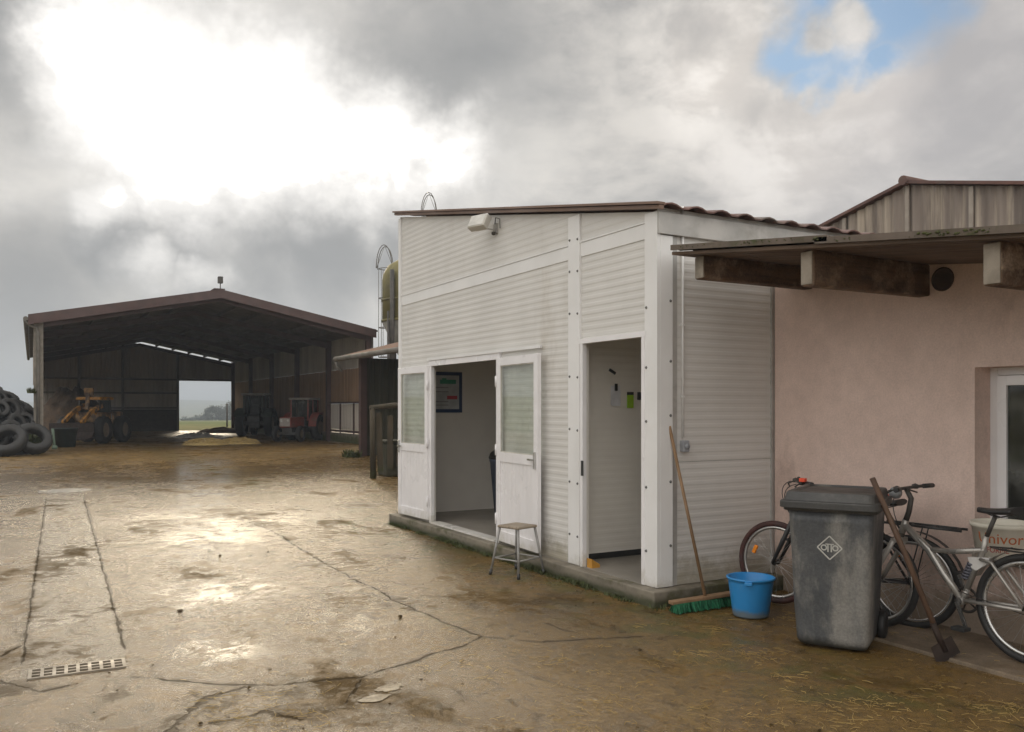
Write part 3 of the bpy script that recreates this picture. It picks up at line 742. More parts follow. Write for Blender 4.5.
roof_sheet(3.80, 5.34, .012); roof_sheet(2.1, 3.9, .0); roof_sheet(.5, 2.25, .012); roof_sheet(-2.2, .6, .0)
rf = mb.build('roof', M_fibre, pk)
mb = MB()
for k in range(240):
    y = 1.5 + 3.8 * rnd.random(); r = .003 + .007 * rnd.random() * (1.8 if abs(y - 3.85) < .06 or abs(y - 2.9) < .25 else .8)
    if mnoise.noise(Vector((y * 2.2, 0, 4))) < -.05: continue
    p = Vector((4.446 + .004 * rnd.random(), y, can_z(y) + .012 - .022 * rnd.random() + (.015 if y > 3.8 else 0)))
    mb.lathe([(0, -r * .6), (r, -r * .2), (r * .8, r * .4), (0, r * .7)], 6, Matrix.Translation(p))
mo = mb.build('roof_moss', M_moss, rf); tag(mo, kind='stuff')
# soffit boards between beams and beams
mb = MB()
x = 4.475
while x < PXW - .02:
    w = min(.14, PXW - .003 - x)
    ya, yb = -2.1, 5.36
    mb.prism([(x + .004, ya, can_z(ya) - .040), (x + w - .004, ya, can_z(ya) - .040), (x + w - .004, ya, can_z(ya) - .016), (x + .004, ya, can_z(ya) - .016)], (0, 0, 0), (0, yb - ya, can_z(yb) - can_z(ya)))
    x += .14
mb.build('soffit_boards', mat('soffit_wood', (.17, .115, .08), (.10, .07, .05), scale=3, rough=.9, stretch=(4, .4, 4)), pk)
for y, x0, h in ((5.17, 4.60, .19), (4.07, 4.57, .245), (2.79, 4.57, .245), (1.6, 4.57, .245)):
    zt = can_z(y) - .038; mb = MB()
    mb.box((x0, y - .052, zt - h), (PXW + .002, y + .052, zt - .006), bevel=.012)
    for v in mb.bm.verts:
        n_ = mnoise.noise(v.co * 3) * .012; v.co.z += n_ if v.co.z < zt - .05 else 0; v.co.y += n_
    bo = mb.build('beam', M_beam, pk)
    mb = MB(); mb.box((x0 - .006, y - .046, zt - h + .010), (x0 + .012, y + .046, zt - .016)); mb.build('beam_end', M_beam_end, bo)
# vent hole
mb = MB(); mb.lathe([(.088, .0), (.088, .008), (.078, .010), (.074, 0), (.074, -.02), (0, -.02)], 24, Matrix.Translation((PXW - .004, 3.92, 2.555)) @ Matrix.Rotation(R(-90), 4, 'Y'))
mb.build('vent_hole', mat('vent_dark', (.05, .035, .028), (.09, .06, .045), scale=9, rough=.95), pk)  # dark colour of the disc stands for the shade inside the hole
# window
mb = MB(); xf = PXW + .18; y0, y1, z0, z1 = WN
for (a, b_) in (((xf, y1 - .055, z0), (xf + .07, y1, z1)), ((xf, y0, z0), (xf + .07, y0 + .055, z1)), ((xf, y0 + .055, z1 - .055), (xf + .07, y1 - .055, z1)), ((xf, y0 + .055, z0), (xf + .07, y1 - .055, z0 + .055))):
    mb.box(a, b_, bevel=.004)
wf = mb.build('window_frame', M_upvc, pk)
mb = MB(); xs_ = xf - .018; ym = (y0 + y1) / 2
for ya, yb in ((ym + .002, y1 - .058), (y0 + .058, ym - .002)):
    for (a, b_) in (((xs_, yb - .07, z0 + .058), (xs_ + .06, yb, z1 - .058)), ((xs_, ya, z0 + .058), (xs_ + .06, ya + .07, z1 - .058)), ((xs_, ya + .07, z1 - .128), (xs_ + .06, yb - .07, z1 - .058)), ((xs_, ya + .07, z0 + .058), (xs_ + .06, yb - .07, z0 + .128))):
        mb.box(a, b_, bevel=.003)
mb.build('sash', M_upvc, wf)
mb = MB(); mb.box((xs_ + .02, y0 + .06, z0 + .06), (xs_ + .028, y1 - .06, z1 - .06)); mb.build('pane', M_glass_dark, wf)
mb = MB(); mb.box((PXW - .04, y0 + .002, z0 - .04), (xf - .002, y1 - .002, z0 + .012), bevel=.004); mb.build('window_sill', mat('sill', (.36, .32, .27), rough=.8), pk)

# ------------------------------------------------------------------ far gable building at the right
GX, GY, GZ = 12.6, 9.1, 5.28
gb = thing('gabled_hall', 'weathered corrugated gable of a farm hall rising behind the pink building', 'building', (GX, GY, 0))
mb = MB(); per = .18; Wd = 4.6; sl = .235
pr = []; k = 0; y = GY - Wd
while y < GY + Wd:
    pr.append((GX - .022 * math.cos(2 * math.pi * k / 6), y, 0)); y += per / 6; k += 1
mb.sweep(pr, [(0, 0, 0), (0, 0, 6)])
mb.cut((GX, GY, GZ), Vector((0, sl, 1)).normalized()); mb.cut((GX, GY, GZ), Vector((0, -sl, 1)).normalized())
mb.build('gable_wall', M_clad, gb)
mb = MB()
for dy in (-2.4, -1.1, 0, 1.25, 2.5): 
    y = GY + dy; mb.box((GX - .05, y - .035, 2.5), (GX - .026, y + .035, GZ - abs(dy) * sl - .02))
mb.build('cover_strip', mat('cover_strip', (.38, .33, .28), (.3, .26, .22), rough=.8), gb)
mb = MB()
for s in (-1, 1):
    A = [(GX - .12, GY, GZ + .01), (GX - .12, GY + s * Wd, GZ - Wd * sl + .01), (GX - .12, GY + s * Wd, GZ - Wd * sl + .06), (GX - .12, GY, GZ + .06)]
    mb.prism(A, (0, 0, 0), (9, 0, 0))
ro = mb.build('roof', M_tile, gb)
mb = MB(); mb.tube([(GX - .16, GY, GZ + .055), (GX + 9, GY, GZ + .055)], .08, 10); mb.build('ridge_cap', M_tile, ro)
mb = MB(); mb.box((GX + .03, GY - Wd + .02, 0), (GX + 8.8, GY + Wd - .02, GZ - Wd * sl - .01)); mb.build('side_wall', M_clad, gb)

# ------------------------------------------------------------------ barn
BX0, BX1, BY0, BY1 = .12, 12.5, 34.3, 62.4
EZ, RZ = 4.80, 6.05
XM = (BX0 + BX1) / 2
def bz(x): return RZ - (RZ - EZ) * abs(x - XM) / (XM - BX0)
bn = thing('open_barn', 'large open fronted barn with a dark pitched roof', 'barn', (XM, BY0, 0))
def slope_slab(mb, x0, x1, y0, y1, zoff, t):
    mb.prism([(x0, y0, bz(x0) + zoff), (x1, y0, bz(x1) + zoff), (x1, y0, bz(x1) + zoff + t), (x0, y0, bz(x0) + zoff + t)], (0, 0, 0), (0, y1 - y0, 0))
mb = MB(); 
mb.prism([(BX0 - .22, BY0 - .3, EZ - .05), (XM, BY0 - .3, RZ), (XM, BY0 - .3, RZ + .06), (BX0 - .22, BY0 - .3, EZ + .01)], (0, 0, 0), (0, BY1 - BY0 + .6, 0))
mb.prism([(BX1 + .14, BY0 - .3, EZ - .03), (XM, BY0 - .3, RZ), (XM, BY0 - .3, RZ + .06), (BX1 + .14, BY0 - .3, EZ + .03)], (0, 0, 0), (0, BY1 - BY0 + .6, 0))
rf = mb.build('roof', M_barn_roof, bn)
mb = MB(); mb.bar((XM - .05, BY0 - .32, RZ + .08), (XM - .05, BY1 + .3, RZ + .08), .4, .04); mb.build('ridge_cap', M_barn_steel, rf)
mb = MB()
for s, xe in ((-1, BX0 - .23), (1, BX1 + .06)):
    mb.prism([(xe, BY0 - .345, bz(xe) - .28), (XM, BY0 - .345, RZ - .26), (XM, BY0 - .345, RZ + .07), (xe, BY0 - .345, bz(xe) + .07)], (0, 0, 0), (0, .04, 0))
mb.build('verge_board', M_barn_steel, bn)
for i in range(6):
    y = BY0 + .15 + i * (BY1 - BY0 - .3) / 5
    for xp, s in ((BX0 + .1, 1), (BX1 - .12, -1)):
        if i == 0 and s == 1: continue
        mb = MB(); mb.box((xp - .11, y - .10, 0), (xp + .11, y + .10, bz(xp) - .05)); mb.build('post', M_barn_steel, bn)
    mb = MB()
    for xa in (BX0 + .1, BX1 - .12):
        mb.prism([(xa, y - .08, bz(xa) - .42), (XM, y - .08, RZ - .36), (XM, y - .08, RZ - .16), (xa, y - .08, bz(xa) - .16)], (0, 0, 0), (0, .16, 0))
    mb.build('rafter', M_barn_steel, bn)
mb = MB(); mb.box((BX0 - .06, BY0, 0), (BX0 + .24, BY0 + .3, EZ - .2), bevel=.01); mb.build('concrete_post', M_conc, bn)
for k in range(12):
    if k % 2: continue
mb = MB()
for k in range(1, 6):
    for s in (-1, 1):
        x = XM + s * k * (XM - BX0) / 6
        mb.box((x - .04, BY0 - .2, bz(x) - .16), (x + .04, BY1, bz(x) - .02))
mb.build('purlin', M_barn_roof, bn)
# left wall upper cladding, back wall with opening, right wall
def corr(mb, a, b_, z0, z1, per=.3, dep=.03):
    a = Vector((*a, 0)); b_ = Vector((*b_, 0)); d = (b_ - a); L = d.length; d.normalize(); n = Vector((-d.y, d.x, 0))
    pr = []; s = 0
    while s < L:
        for f, h in ((0, 0), (.5, 0), (.6, 1), (.9, 1)):
            if s + f * per <= L: pr.append(a + d * (s + f * per) + n * h * dep)
        s += per
    pr.append(b_)
    mb.sweep([(p.x, p.y, z0) for p in pr], [(0, 0, 0), (0, 0, z1 - z0)])
OX0, OX1, OZ = 8.72, 12.36, 3.46
mb = MB(); corr(mb, (BX0, BY1), (OX0, BY1), 0, 7); corr(mb, (OX0, BY1), (BX1, BY1), OZ, 7)
mb.cut((XM, BY1, RZ - .06), Vector((-(RZ - EZ) / (XM - BX0), 0, 1)).normalized())
mb.cut((XM, BY1, RZ - .20), Vector(((RZ - EZ) / (XM - BX0), 0, 1)).normalized())
mb.build('back_wall', M_barn_clad, bn)
mb = MB()
for z in (1.5, 3.42, 2.5):
    mb.box((BX0, BY1 - .16, z), (OX0 if z < 3.4 else BX1, BY1 - .04, z + .12))
for x in (2.6, 5.2, OX0 - .08): mb.box((x, BY1 - .2, 0), (x + .16, BY1 - .045, bz(x) - .2))
mb.build('back_wall_rail', M_barn_roof, bn)
mb = MB(); mb.box((BX0, BY1 - .4, 0), (OX0 - .1, BY1 - .21, 1.45)); mb.build('back_kerb_wall', mat('barn_low_wall', (.06, .05, .04), (.04, .034, .028), rough=.9), bn)
mb = MB(); corr(mb, (BX0 - .02, BY0 + .4), (BX0 - .02, BY1), 3.0, EZ - .1); mb.build('left_wall', M_barn_clad, bn)
mb = MB(); corr(mb, (BX1 + .05, BY0 + .0), (BX1 + .05, BY1), 3.35, EZ - .02); mb.build('upper_wall', M_barn_clad, bn)
mb = MB()
y = BY0 + .02
while y < BY1:
    z0 = 1.86 if y < 40.3 else .4
    w = .2; j = .012 * rnd.random(); mb.box((BX1 + .0 - j, y + .006, z0), (BX1 + .04 - j, min(y + w, BY1) - .006, 3.34)); y += w
mb.build('board_wall', M_barn_wood, bn)
mb = MB(); mb.box((BX1 - .05, BY0 + .0, -.05), (BX1 + .15, BY1, .42), bevel=.01); mb.build('low_concrete_wall', M_conc, bn)
mb = MB()
y = BY0 + .1
while y < 40.2:
    mb.box((BX1 - .03, y + .006, .58), (BX1 + .012, y + .24, 1.76)); y += .25
mb.build('pale_board_panel', M_pale_board, bn)
mb = MB()
for y in (BY0 + .05, 36.5, 38.4, 40.25): mb.box((BX1 - .08, y - .05, .42), (BX1 - .031, y + .05, 1.86))
mb.box((BX1 - .075, BY0 + .1, .46), (BX1 - .032, 40.2, .57)); mb.box((BX1 - .12, BY0 + .1, 1.77), (BX1 - .034, 40.2, 1.86))
mb.build('panel_rail', M_barn_steel, bn)
# gutter and downpipe on the left corner
mb = MB(); mb.tube([(BX0 - .30, BY0 - .3, EZ - .12), (BX0 - .30, BY1, EZ - .14)], .08, 10); gt = mb.build('gutter', M_zinc, bn)
mb = MB(); mb.tube([(BX0 - .30, BY0 - .2, EZ - .16), (BX0 - .24, BY0 - .2, EZ - .3), (BX0 + .02, BY0 - .1, EZ - .42), (BX0 + .08, BY0 - .09, EZ - .62), (BX0 + .08, BY0 - .09, .1)], .055, 10); mb.build('downpipe', M_zinc, gt)
# ridge lamp
rl = thing('roof_beacon', 'small dark box on a short pole at the barn roof ridge', 'beacon', (XM, BY0 - .2, RZ + .05))
mb = MB(); mb.tube([(0, 0, 0), (0, 0, .26)], .02, 6); mb.build('pole', M_darkmetal, rl, world=False)
mb = MB(); mb.box((-.09, -.09, .26), (.09, .09, .52), bevel=.02); mb.build('box', M_darkmetal, rl, world=False)

# ------------------------------------------------------------------ shed beside the white building
sh = thing('tiled_shed', 'dark lean-to shed with gutter between the barn and the white building', 'shed', (9.6, 23, 0))
def shz(x): return 3.28 + (x - 9.0) * .26
mb = MB()
per = .25; pr = []; y = 17.0; k = 0
while y < 28.0:
    for f, h in ((0, 0), (.3, .02), (.6, .06), (.85, .03)): pr.append((9.0, y + f * per, shz(9.0) + h * .8))
    y += per
mb.sweep(pr, [(0, 0, 0), (3.2, 0, shz(12.2) - shz(9.0))])
mb.prism([(9.02, 17, shz(9.02) - .06), (12.2, 17, shz(12.2) - .06), (12.2, 17, shz(12.2) - .01), (9.02, 17, shz(9.02) - .01)], (0, 0, 0), (0, 11, 0))
mb.build('roof', M_terracotta, sh)
mb = MB(); 
mb.tube([(8.93, 16.9, shz(9) - .07), (8.93, 28.1, shz(9) - .05)], .085, 10); mb.tube([(8.93, 28.0, shz(9) - .12), (8.96, 27.98, shz(9) - .3), (9.1, 27.9, shz(9) - .45)], .05, 8); mb.build('gutter', M_zinc, sh)
mb = MB(); mb.box((9.44, 27.0, 0), (9.66, 27.2, shz(9.5) - .05)); mb.build('post', M_barn_steel, sh)
mb = MB(); mb.box((9.46, 22.0, 0), (9.64, 22.2, shz(9.5) - .05)); mb.build('post', M_barn_steel, sh)
mb = MB(); mb.box((9.64, 27.3, 0), (12.1, 27.4, 3.2)); mb.box((12.0, 17, 0), (12.1, 27.3, 3.9)); 
x = 9.68
while x < 11.9: mb.box((x, 27.27, 0), (x + .16, 27.301, 3.25)); x += .17
mb.build('board_wall', M_shedwall, sh)
# timber gate and tank in front of the shed
gt = thing('timber_pen_frame', 'rough weathered timber frame standing in front of the dark shed', 'frame', (7.2, 18.5, 0), R(-8))
mb = MB(); mb.tube([(-.42, 0, 0), (-.44, .01, 1.62)], [.075, .06], 7); mb.build('post', M_oldpost, gt, world=False)
mb = MB(); mb.tube([(.42, .05, 0), (.40, .03, 1.66)], [.07, .055], 7); mb.build('post', M_oldpost, gt, world=False)
mb = MB(); mb.tube([(-.5, 0, 1.6), (.1, .03, 1.66), (.9, .06, 1.62)], [.05, .065, .05], 7); mb.build('top_rail', M_oldpost, gt, world=False)
mb = MB()
for i, x in enumerate((-.22, .0, .2)): mb.box((x - .07, .06, .15 + .05 * i), (x + .06, .09, 1.5 - .08 * i), Matrix.Rotation(R(2 * i - 2), 4, 'Y'))
mb.build('planks', M_oldpost, gt, world=False)
tk = thing('mossy_tank', 'squat mossy block tank behind the timber frame', 'tank', (7.75, 19.0, 0), R(-5))
mb = MB(); mb.box((-.55, -.35, 0), (.55, .45, .78), bevel=.04); mb.build('body', M_tank, tk, world=False)
mb = MB(); mb.box((-.58, -.38, .78), (.58, .48, .84), bevel=.015); mb.build('rim', M_tank, tk, world=False)
mb = MB(); mb.tube([(.15, -.33, .84), (.13, -.3, 1.9), (.2, -.1, 2.6)], .025, 7); tag(mb.build('hose_pipe', mat('teal_pipe', (.06, .12, .10), rough=.6)), 'thin teal pipe rising from the mossy tank', 'pipe').location = (7.75, 19.0, 0)

# ------------------------------------------------------------------ silos
def silo(px, d, zs, label, r=1.25, cage_side=-1):
    v = FWD * d + RGT * ((px - 512) / FPX * d)
    so = thing('feed_silo', label, 'silo', (v.x, v.y, 0), -YAW, 'feed silos behind the white building')
    zc0, zc1, zt, zd = zs
    mb = MB(); mb.lathe([(.25, zc0), (r, zc1)], 28); mb.build('cone', M_silo_cone, so, world=False)
    mb = MB(); mb.lathe([(r, zc1), (r, zt), (r * .97, zt + .25), (r * .82, zt + .6), (r * .5, zt + .85), (0.2, zt + .95)], 28)
    for z in (zc1 + .02, (zc1 + zt) / 2): mb.lathe([(r + .001, z), (r + .03, z), (r + .03, z + .08), (r + .001, z + .08)], 28)
    mb.build('drum', M_silo, so, world=False)
    for a in range(4):
        x, y = r * .98 * math.cos(R(45 + 90 * a)), r * .98 * math.sin(R(45 + 90 * a))
        mb = MB(); mb.tube([(x, y, 0), (x, y, zc1 + .4)], .07, 8); mb.build('leg', M_darkmetal, so, world=False)
    mb = MB(); xl = -r + .36
    for dy in (-.22, .22): mb.tube([(xl, dy - .1, .3), (xl, dy - .1, zd)], .025, 6)
    z = .5
    while z < zd: mb.tube([(xl, -.32, z), (xl, .12, z)], .015, 5); z += .3
    la = mb.build('ladder', M_zinc, so, world=False)
    mb = MB()
    for z in (zd - 3.6, zd - 2.4, zd - 1.2, zd):
        pts = [(xl - .55 * math.sin(math.pi * k / 8) * .9, -.1 + .34 * math.cos(math.pi * k / 8), z) for k in range(9)]; mb.tube(pts, .018, 5)
    for k in (2, 4, 6): 
        x_, y_ = xl - .5 * math.sin(math.pi * k / 8), -.1 + .34 * math.cos(math.pi * k / 8); mb.tube([(x_, y_, zd - 3.6), (x_, y_, zd)], .012, 5)
    for ang in (-1, 1):
        pts = [(xl - .25 + .32 * math.cos(math.pi * k / 10), -.1 + ang * .2, zd + .95 * math.sin(math.pi * k / 10)) for k in range(11)]; mb.tube(pts, .018, 5)
    mb.tube([(xl - .55, -.3, zd), (xl - .25, -.1, zd + .95), (xl + .1, .1, zd)], .014, 5)
    mb.build('ladder_cage', M_zinc, so, world=False)
    mb = MB(); mb.tube([(-r * .55, -r * .9, 2.5), (-r * .55, -r * .95, zt + .3)], .09, 8); mb.build('fill_pipe', M_darkmetal, so, world=False)
    return so
silo(413, 35, (3.0, 5.05, 6.75, 7.25), 'olive green feed silo with ladder beyond the white building edge')
silo(456, 36.5, (3.4, 5.4, 8.6, 9.75), 'taller feed silo whose cage hoop shows above the white roof')

# ------------------------------------------------------------------ tyres
def tyre_mesh(Ro, w, n=30, lug=.022):
    mb = MB(); prof = [(Ro * .56, -w * .42), (Ro * .66, -w * .5), (Ro * .86, -w * .5), (Ro * .95, -w * .42), (Ro * .985, -w * .2), (Ro, 0),
                       (Ro * .985, w * .2), (Ro * .95, w * .42), (Ro * .86, w * .5), (Ro * .66, w * .5), (Ro * .56, w * .42), (Ro * .54, w * .3), (Ro * .54, -w * .3)]
    rings = mb.lathe(prof, n, close=True)
    for i in (3, 4, 5, 6, 7):
        for k, v in enumerate(rings[i]):
            if (k + i // 2) % 2: v.co.xy *= 1 + lug / Ro
    return mb
proto = tyre_mesh(.37, .23).build('tyre', M_rubber); proto2 = tyre_mesh(.32, .20).build('tyre', M_rubber); proto3 = tyre_mesh(.56, .36, 36, .04).build('tyre', M_rubber)
heap_pos = []
# heap of the silage clamp under the tyres
HX, HY = -2.35, 34.9
def heap_z(x, y):
    q = ((x - HX) / 2.75) ** 2 + ((y - HY - 1.0) / 3.6) ** 2
    return 2.2 * max(0, 1 - q) ** .55
mb = MB(); nx, ny = 30, 34
grid = [[mb.bm.verts.new((HX - 3 + 6 * i / nx, HY - 2.8 + 7.6 * j / ny, heap_z(HX - 3 + 6 * i / nx, HY - 2.8 + 7.6 * j / ny) + .08 * mnoise.noise(Vector((i * .5, j * .5, 0))) - .06)) for j in range(ny + 1)] for i in range(nx + 1)]
for i in range(nx):
    for j in range(ny): mb.bm.faces.new((grid[i][j], grid[i + 1][j], grid[i + 1][j + 1], grid[i][j + 1])).smooth = True
tag(mb.build('silage_heap', M_blacksheet), 'silage heap under black film and old tyres left of the barn', 'silage heap')
first = True; n_t = 0
cands = []
for row in range(11):
    for c_ in range(11):
        x = HX - 2.5 + .52 * c_ + .26 * (row % 2) + rnd.uniform(-.08, .08); y = HY - 2.4 + .46 * row + rnd.uniform(-.08, .08)
        if heap_z(x, y) > .12 and x < .02: cands.append((x, y))
protos = [proto, proto2]
used = set()
for x, y in cands:
    pr_ = protos[n_t % 2]
    o = pr_ if pr_.name not in used else pr_.copy()
    if pr_.name in used: col.objects.link(o)
    used.add(pr_.name)
    z = heap_z(x, y); e = .15
    nrm = Vector((-(heap_z(x + e, y) - heap_z(x - e, y)) / (2 * e), -(heap_z(x, y + e) - heap_z(x, y - e)) / (2 * e), 1)).normalized()
    nrm = (nrm * .7 + Vector((rnd.uniform(-.35, .35), rnd.uniform(-.75, -.1), 0))).normalized()
    o.rotation_mode = 'QUATERNION'; o.rotation_quaternion = nrm.to_track_quat('Z', 'Y')
    o.location = (x, y - .05, z + .17); n_t += 1
    tag(o, 'worn black tyre piled on the silage heap left of the barn', 'tyre', 'tyres piled on the silage heap')
# two big tyres at the foot of the heap
def lay_tyre(px, py, d, nrm, label, pr_=proto3, copy=True):
    o = pr_.copy() if copy else pr_
    if copy: col.objects.link(o)
    v = FWD * d + RGT * ((px - 512) / FPX * d)
    o.location = (v.x, v.y, CAM_H - (py - 407) / FPX * d); o.rotation_mode = 'QUATERNION'; o.rotation_quaternion = Vector(nrm).normalized().to_track_quat('Z', 'Y')
    tag(o, label, 'tyre', 'big tyres in front of the heap')
lay_tyre(33, 438.5, 28.6, (.25, -.75, .62), 'big tyre leaning at the foot of the barn post', copy=False)
lay_tyre(8, 440, 28.0, (-.25, -.72, .62), 'big tyre lying tilted at the left edge below the heap')
# green pole, dark tub
mb = MB(); vx, vy = gp(54.5, 449); mb.tube([(0, 0, 0), (-.06, .0, .78)], .05, 8); mb.lathe([(.1, 0), (.1, .12), (.06, .14)], 10); g = tag(mb.build('marker_post', mat('pale_green', (.22, .30, .22), rough=.6)), 'short pale green post standing beside the big tyre', 'post'); g.location = (vx, vy, 0)
vx, vy = gp(65, 447.0); dt = thing('dark_tub', 'dark open tub standing between the post and the orange loader', 'tub', (vx, vy, 0))
mb = MB(); mb.lathe([(0, .0), (.38, 0), (.46, .72), (.49, .73), (.49, .77), (.44, .77), (.36, .06), (0, .06)], 20); mb.build('body', mat('tub_dark', (.03, .04, .035), rough=.5), dt, world=False)

# ------------------------------------------------------------------ vehicles in the barn
def wheel(parent, c, r, w, rim_m, axis_y=True):
    M = Matrix.Translation(c) @ Matrix.Rotation(R(90), 4, 'X')
    mb = tyre_mesh(r, w, 28, .03)
    for v in mb.bm.verts: v.co = M @ v.co
    o = mb.build('wheel', M_rubber, parent, world=False)
    mb = MB(); mb.lathe([(r * .55, -w * .3), (r * .5, -w * .15), (r * .2, -w * .1), (r * .16, -w * .28), (0, -w * .28)], 20, M); mb.lathe([(r * .55, w * .3), (r * .5, w * .15), (r * .2, w * .1), (r * .16, w * .28), (0, w * .28)], 20, M)
    mb.build('rim', rim_m, o, world=False)
def tractor(name, label, loc, rz, paint, cabbed=True, s=1.0, grille=None):
    t = thing(name, label, 'tractor', loc, rz); t.scale = (s, s, s)
    for sy in (-1, 1):
        wheel(t, (0, sy * .78, .72), .72, .42, M_rimgrey); wheel(t, (2.1, sy * .68, .42), .42, .26, M_rimgrey)
    mb = MB(); mb.box((-.3, -.28, .45), (2.3, .28, .78), bevel=.05); mb.box((2.0, -.55, .36), (2.2, .55, .5)); mb.box((-.15, -.6, .62), (.15, .6, .82)); mb.build('chassis', M_tr_grey, t, world=False)
    mb = MB(); mb.box((.75, -.33, .76), (2.55, .33, 1.32), bevel=.06); mb.build('hood', paint, t, world=False)
    mb = MB()
    for k in range(6): mb.box((2.55, -.28 + k * .1, .84), (2.575, -.22 + k * .1, 1.24))
    mb.box((2.545, -.29, .82), (2.56, .29, 1.26)); mb.build('grille', grille or mat('grille_pale', (.42, .38, .34), rough=.5), t, world=False)
    for sy in (-1, 1):
        mb = MB(); mb.lathe([(0, .02), (.07, .02), (.08, 0)], 12, Matrix.Translation((2.575, sy * .2, 1.13)) @ Matrix.Rotation(R(90), 4, 'Y')); mb.build('headlight', mat('headlight', (.7, .68, .62), rough=.2), t, world=False)
        mb = MB(); pts = [(.82 * math.cos(a), .82 * math.sin(a) + .72) for a in [R(5 + 15 * k) for k in range(11)]]
        for (xa, za), (xb, zb) in zip(pts[:-1], pts[1:]): mb.prism([(xa, sy * .56, za), (xb, sy * .56, zb), (xb, sy * .56, zb + .03), (xa, sy * .56, za + .03)], (0, 0, 0), (0, sy * .45, 0))
        mb.build('fender', paint, t, world=False)
    mb = MB(); mb.box((-.55, -.34, .8), (.72, .34, 1.15), bevel=.04); mb.build('cab_floor', M_tr_grey, t, world=False)
    if cabbed:
        mb = MB()
        for x, sy in ((.72, -1), (.72, 1), (.1, -1), (.1, 1), (-.6, -1), (-.6, 1)): mb.bar((x, sy * .5, 1.1), (x * .95, sy * .5, 2.25), .07)
        islands(mb, 'cab_pillar', paint, t, False)
        mb = MB(); mb.box((-.7, -.62, 2.25), (.8, .62, 2.38), bevel=.04); mb.build('cab_roof', mat('cab_roof_pale', (.30, .27, .24), rough=.6), t, world=False)
        mb = MB(); mb.box((.70, -.47, 1.3), (.71, .47, 2.25))
        for sy in (-1, 1): mb.box((-.55, sy * .5 - .004, 1.25), (.68, sy * .5 + .004, 2.25))
        islands(mb, 'cab_window', M_glass_dark, t, False)
    mb = MB(); mb.box((-.25, -.25, 1.15), (.2, .25, 1.3), bevel=.04); mb.box((-.32, -.25, 1.25), (-.2, .25, 1.75), bevel=.04); mb.build('seat', M_black, t, world=False)
    mb = MB(); mb.lathe([(.17, .0), (.19, .012), (.17, .025)], 16, Matrix.Translation((.52, 0, 1.5)) @ Matrix.Rotation(R(-50), 4, 'Y'), close=True); mb.tube([(.52, 0, 1.5), (.72, 0, 1.3)], .02, 6); mb.build('steering_wheel', M_black, t, world=False)
    mb = MB(); mb.tube([(1.5, .2, 1.3), (1.5, .2, 2.1)], .035, 8); mb.build('exhaust', M_darkmetal, t, world=False)
    return t
tx, ty = gp(305, 440)
tractor('red_tractor', 'old red tractor with cab and pale grille parked by the barn wall', (tx, ty, 0), R(230), M_tr_red, True, .87)
v = FWD * 47.5 + RGT * ((256 - 512) / FPX * 47.5)
tractor('dark_tractor', 'dark green tractor with big rear wheels behind the red tractor', (v.x, v.y, 0), R(62), M_tr_dark, True, 1.0, M_tr_grey)
# orange loader
lx, ly = gp(95, 442.5)
ld = thing('wheel_loader', 'orange wheel loader with raised lift arm parked in the barn', 'loader', (lx, ly, 0), R(240)); ld.scale = (.97, .97, .97)
for sx in (-.95, .95):
    for sy in (-1, 1): wheel(ld, (sx, sy * .85, .62), .62, .42, M_rimgrey)
mb = MB(); mb.box((-1.5, -.5, .5), (1.3, .5, .95), bevel=.05); mb.build('chassis', M_tr_grey, ld, world=False)
mb = MB(); mb.box((-1.6, -.6, .9), (-.5, .6, 1.45), bevel=.08); mb.box((-.5, .25, .62), (.55, .62, 1.0), bevel=.03); mb.box((-.5, -.55, .96), (.75, .55, 1.42), bevel=.06); mb.build('body', M_ldr_pale, ld, world=False)
mb = MB()
for x in (-.55, .55):
    for sy in (-1, 1): mb.bar((x, sy * .48, .95), (x * .92, sy * .46, 2.0), .07)
islands(mb, 'cab_pillar', M_darkmetal, ld, False)
mb = MB(); mb.box((-.66, -.58, 2.0), (.66, .58, 2.14), bevel=.04); mb.build('cab_roof', M_ldr, ld, world=False)
mb = MB(); mb.box((-.5, .47, 1.3), (.5, .478, 1.98)); mb.box((-.5, -.478, 1.3), (.5, -.47, 1.98)); islands(mb, 'cab_window', M_glass_dark, ld, False)
mb = MB(); mb.box((-.6, .50, 1.1), (.1, .54, 1.36)); mb.build('side_panel', M_ltblue, ld, world=False)
for sy in (-.42, .42):
    mb = MB(); mb.bar((.2, sy, 1.75), (1.2, sy, 1.45), .12, .2); mb.bar((1.2, sy, 1.45), (2.05, sy, .95), .12, .18); mb.bar((.35, sy, 1.0), (.95, sy, 1.5), .07); mb.build('lift_arm', M_ldr, ld, world=False)
mb = MB(); mb.bar((.45, -.42, 1.62), (.45, .42, 1.62), .1); mb.bar((.75, 0, 1.55), (.62, 0, 2.35), .16, .12); mb.box((.5, -.22, 2.2), (.62, .22, 2.55), bevel=.03); mb.build('mast', M_ldr_pale, ld, world=False)
mb = MB(); pts = [(2.05, .95), (2.0, .5), (2.2, .25), (2.9, .2), (2.92, .24), (2.28, .32), (2.12, .55), (2.12, .95)]
mb.prism([(x, -1.0, z) for x, z in pts], (0, 0, 0), (0, 2.0, 0)); mb.build('bucket', M_rust, ld, world=False)

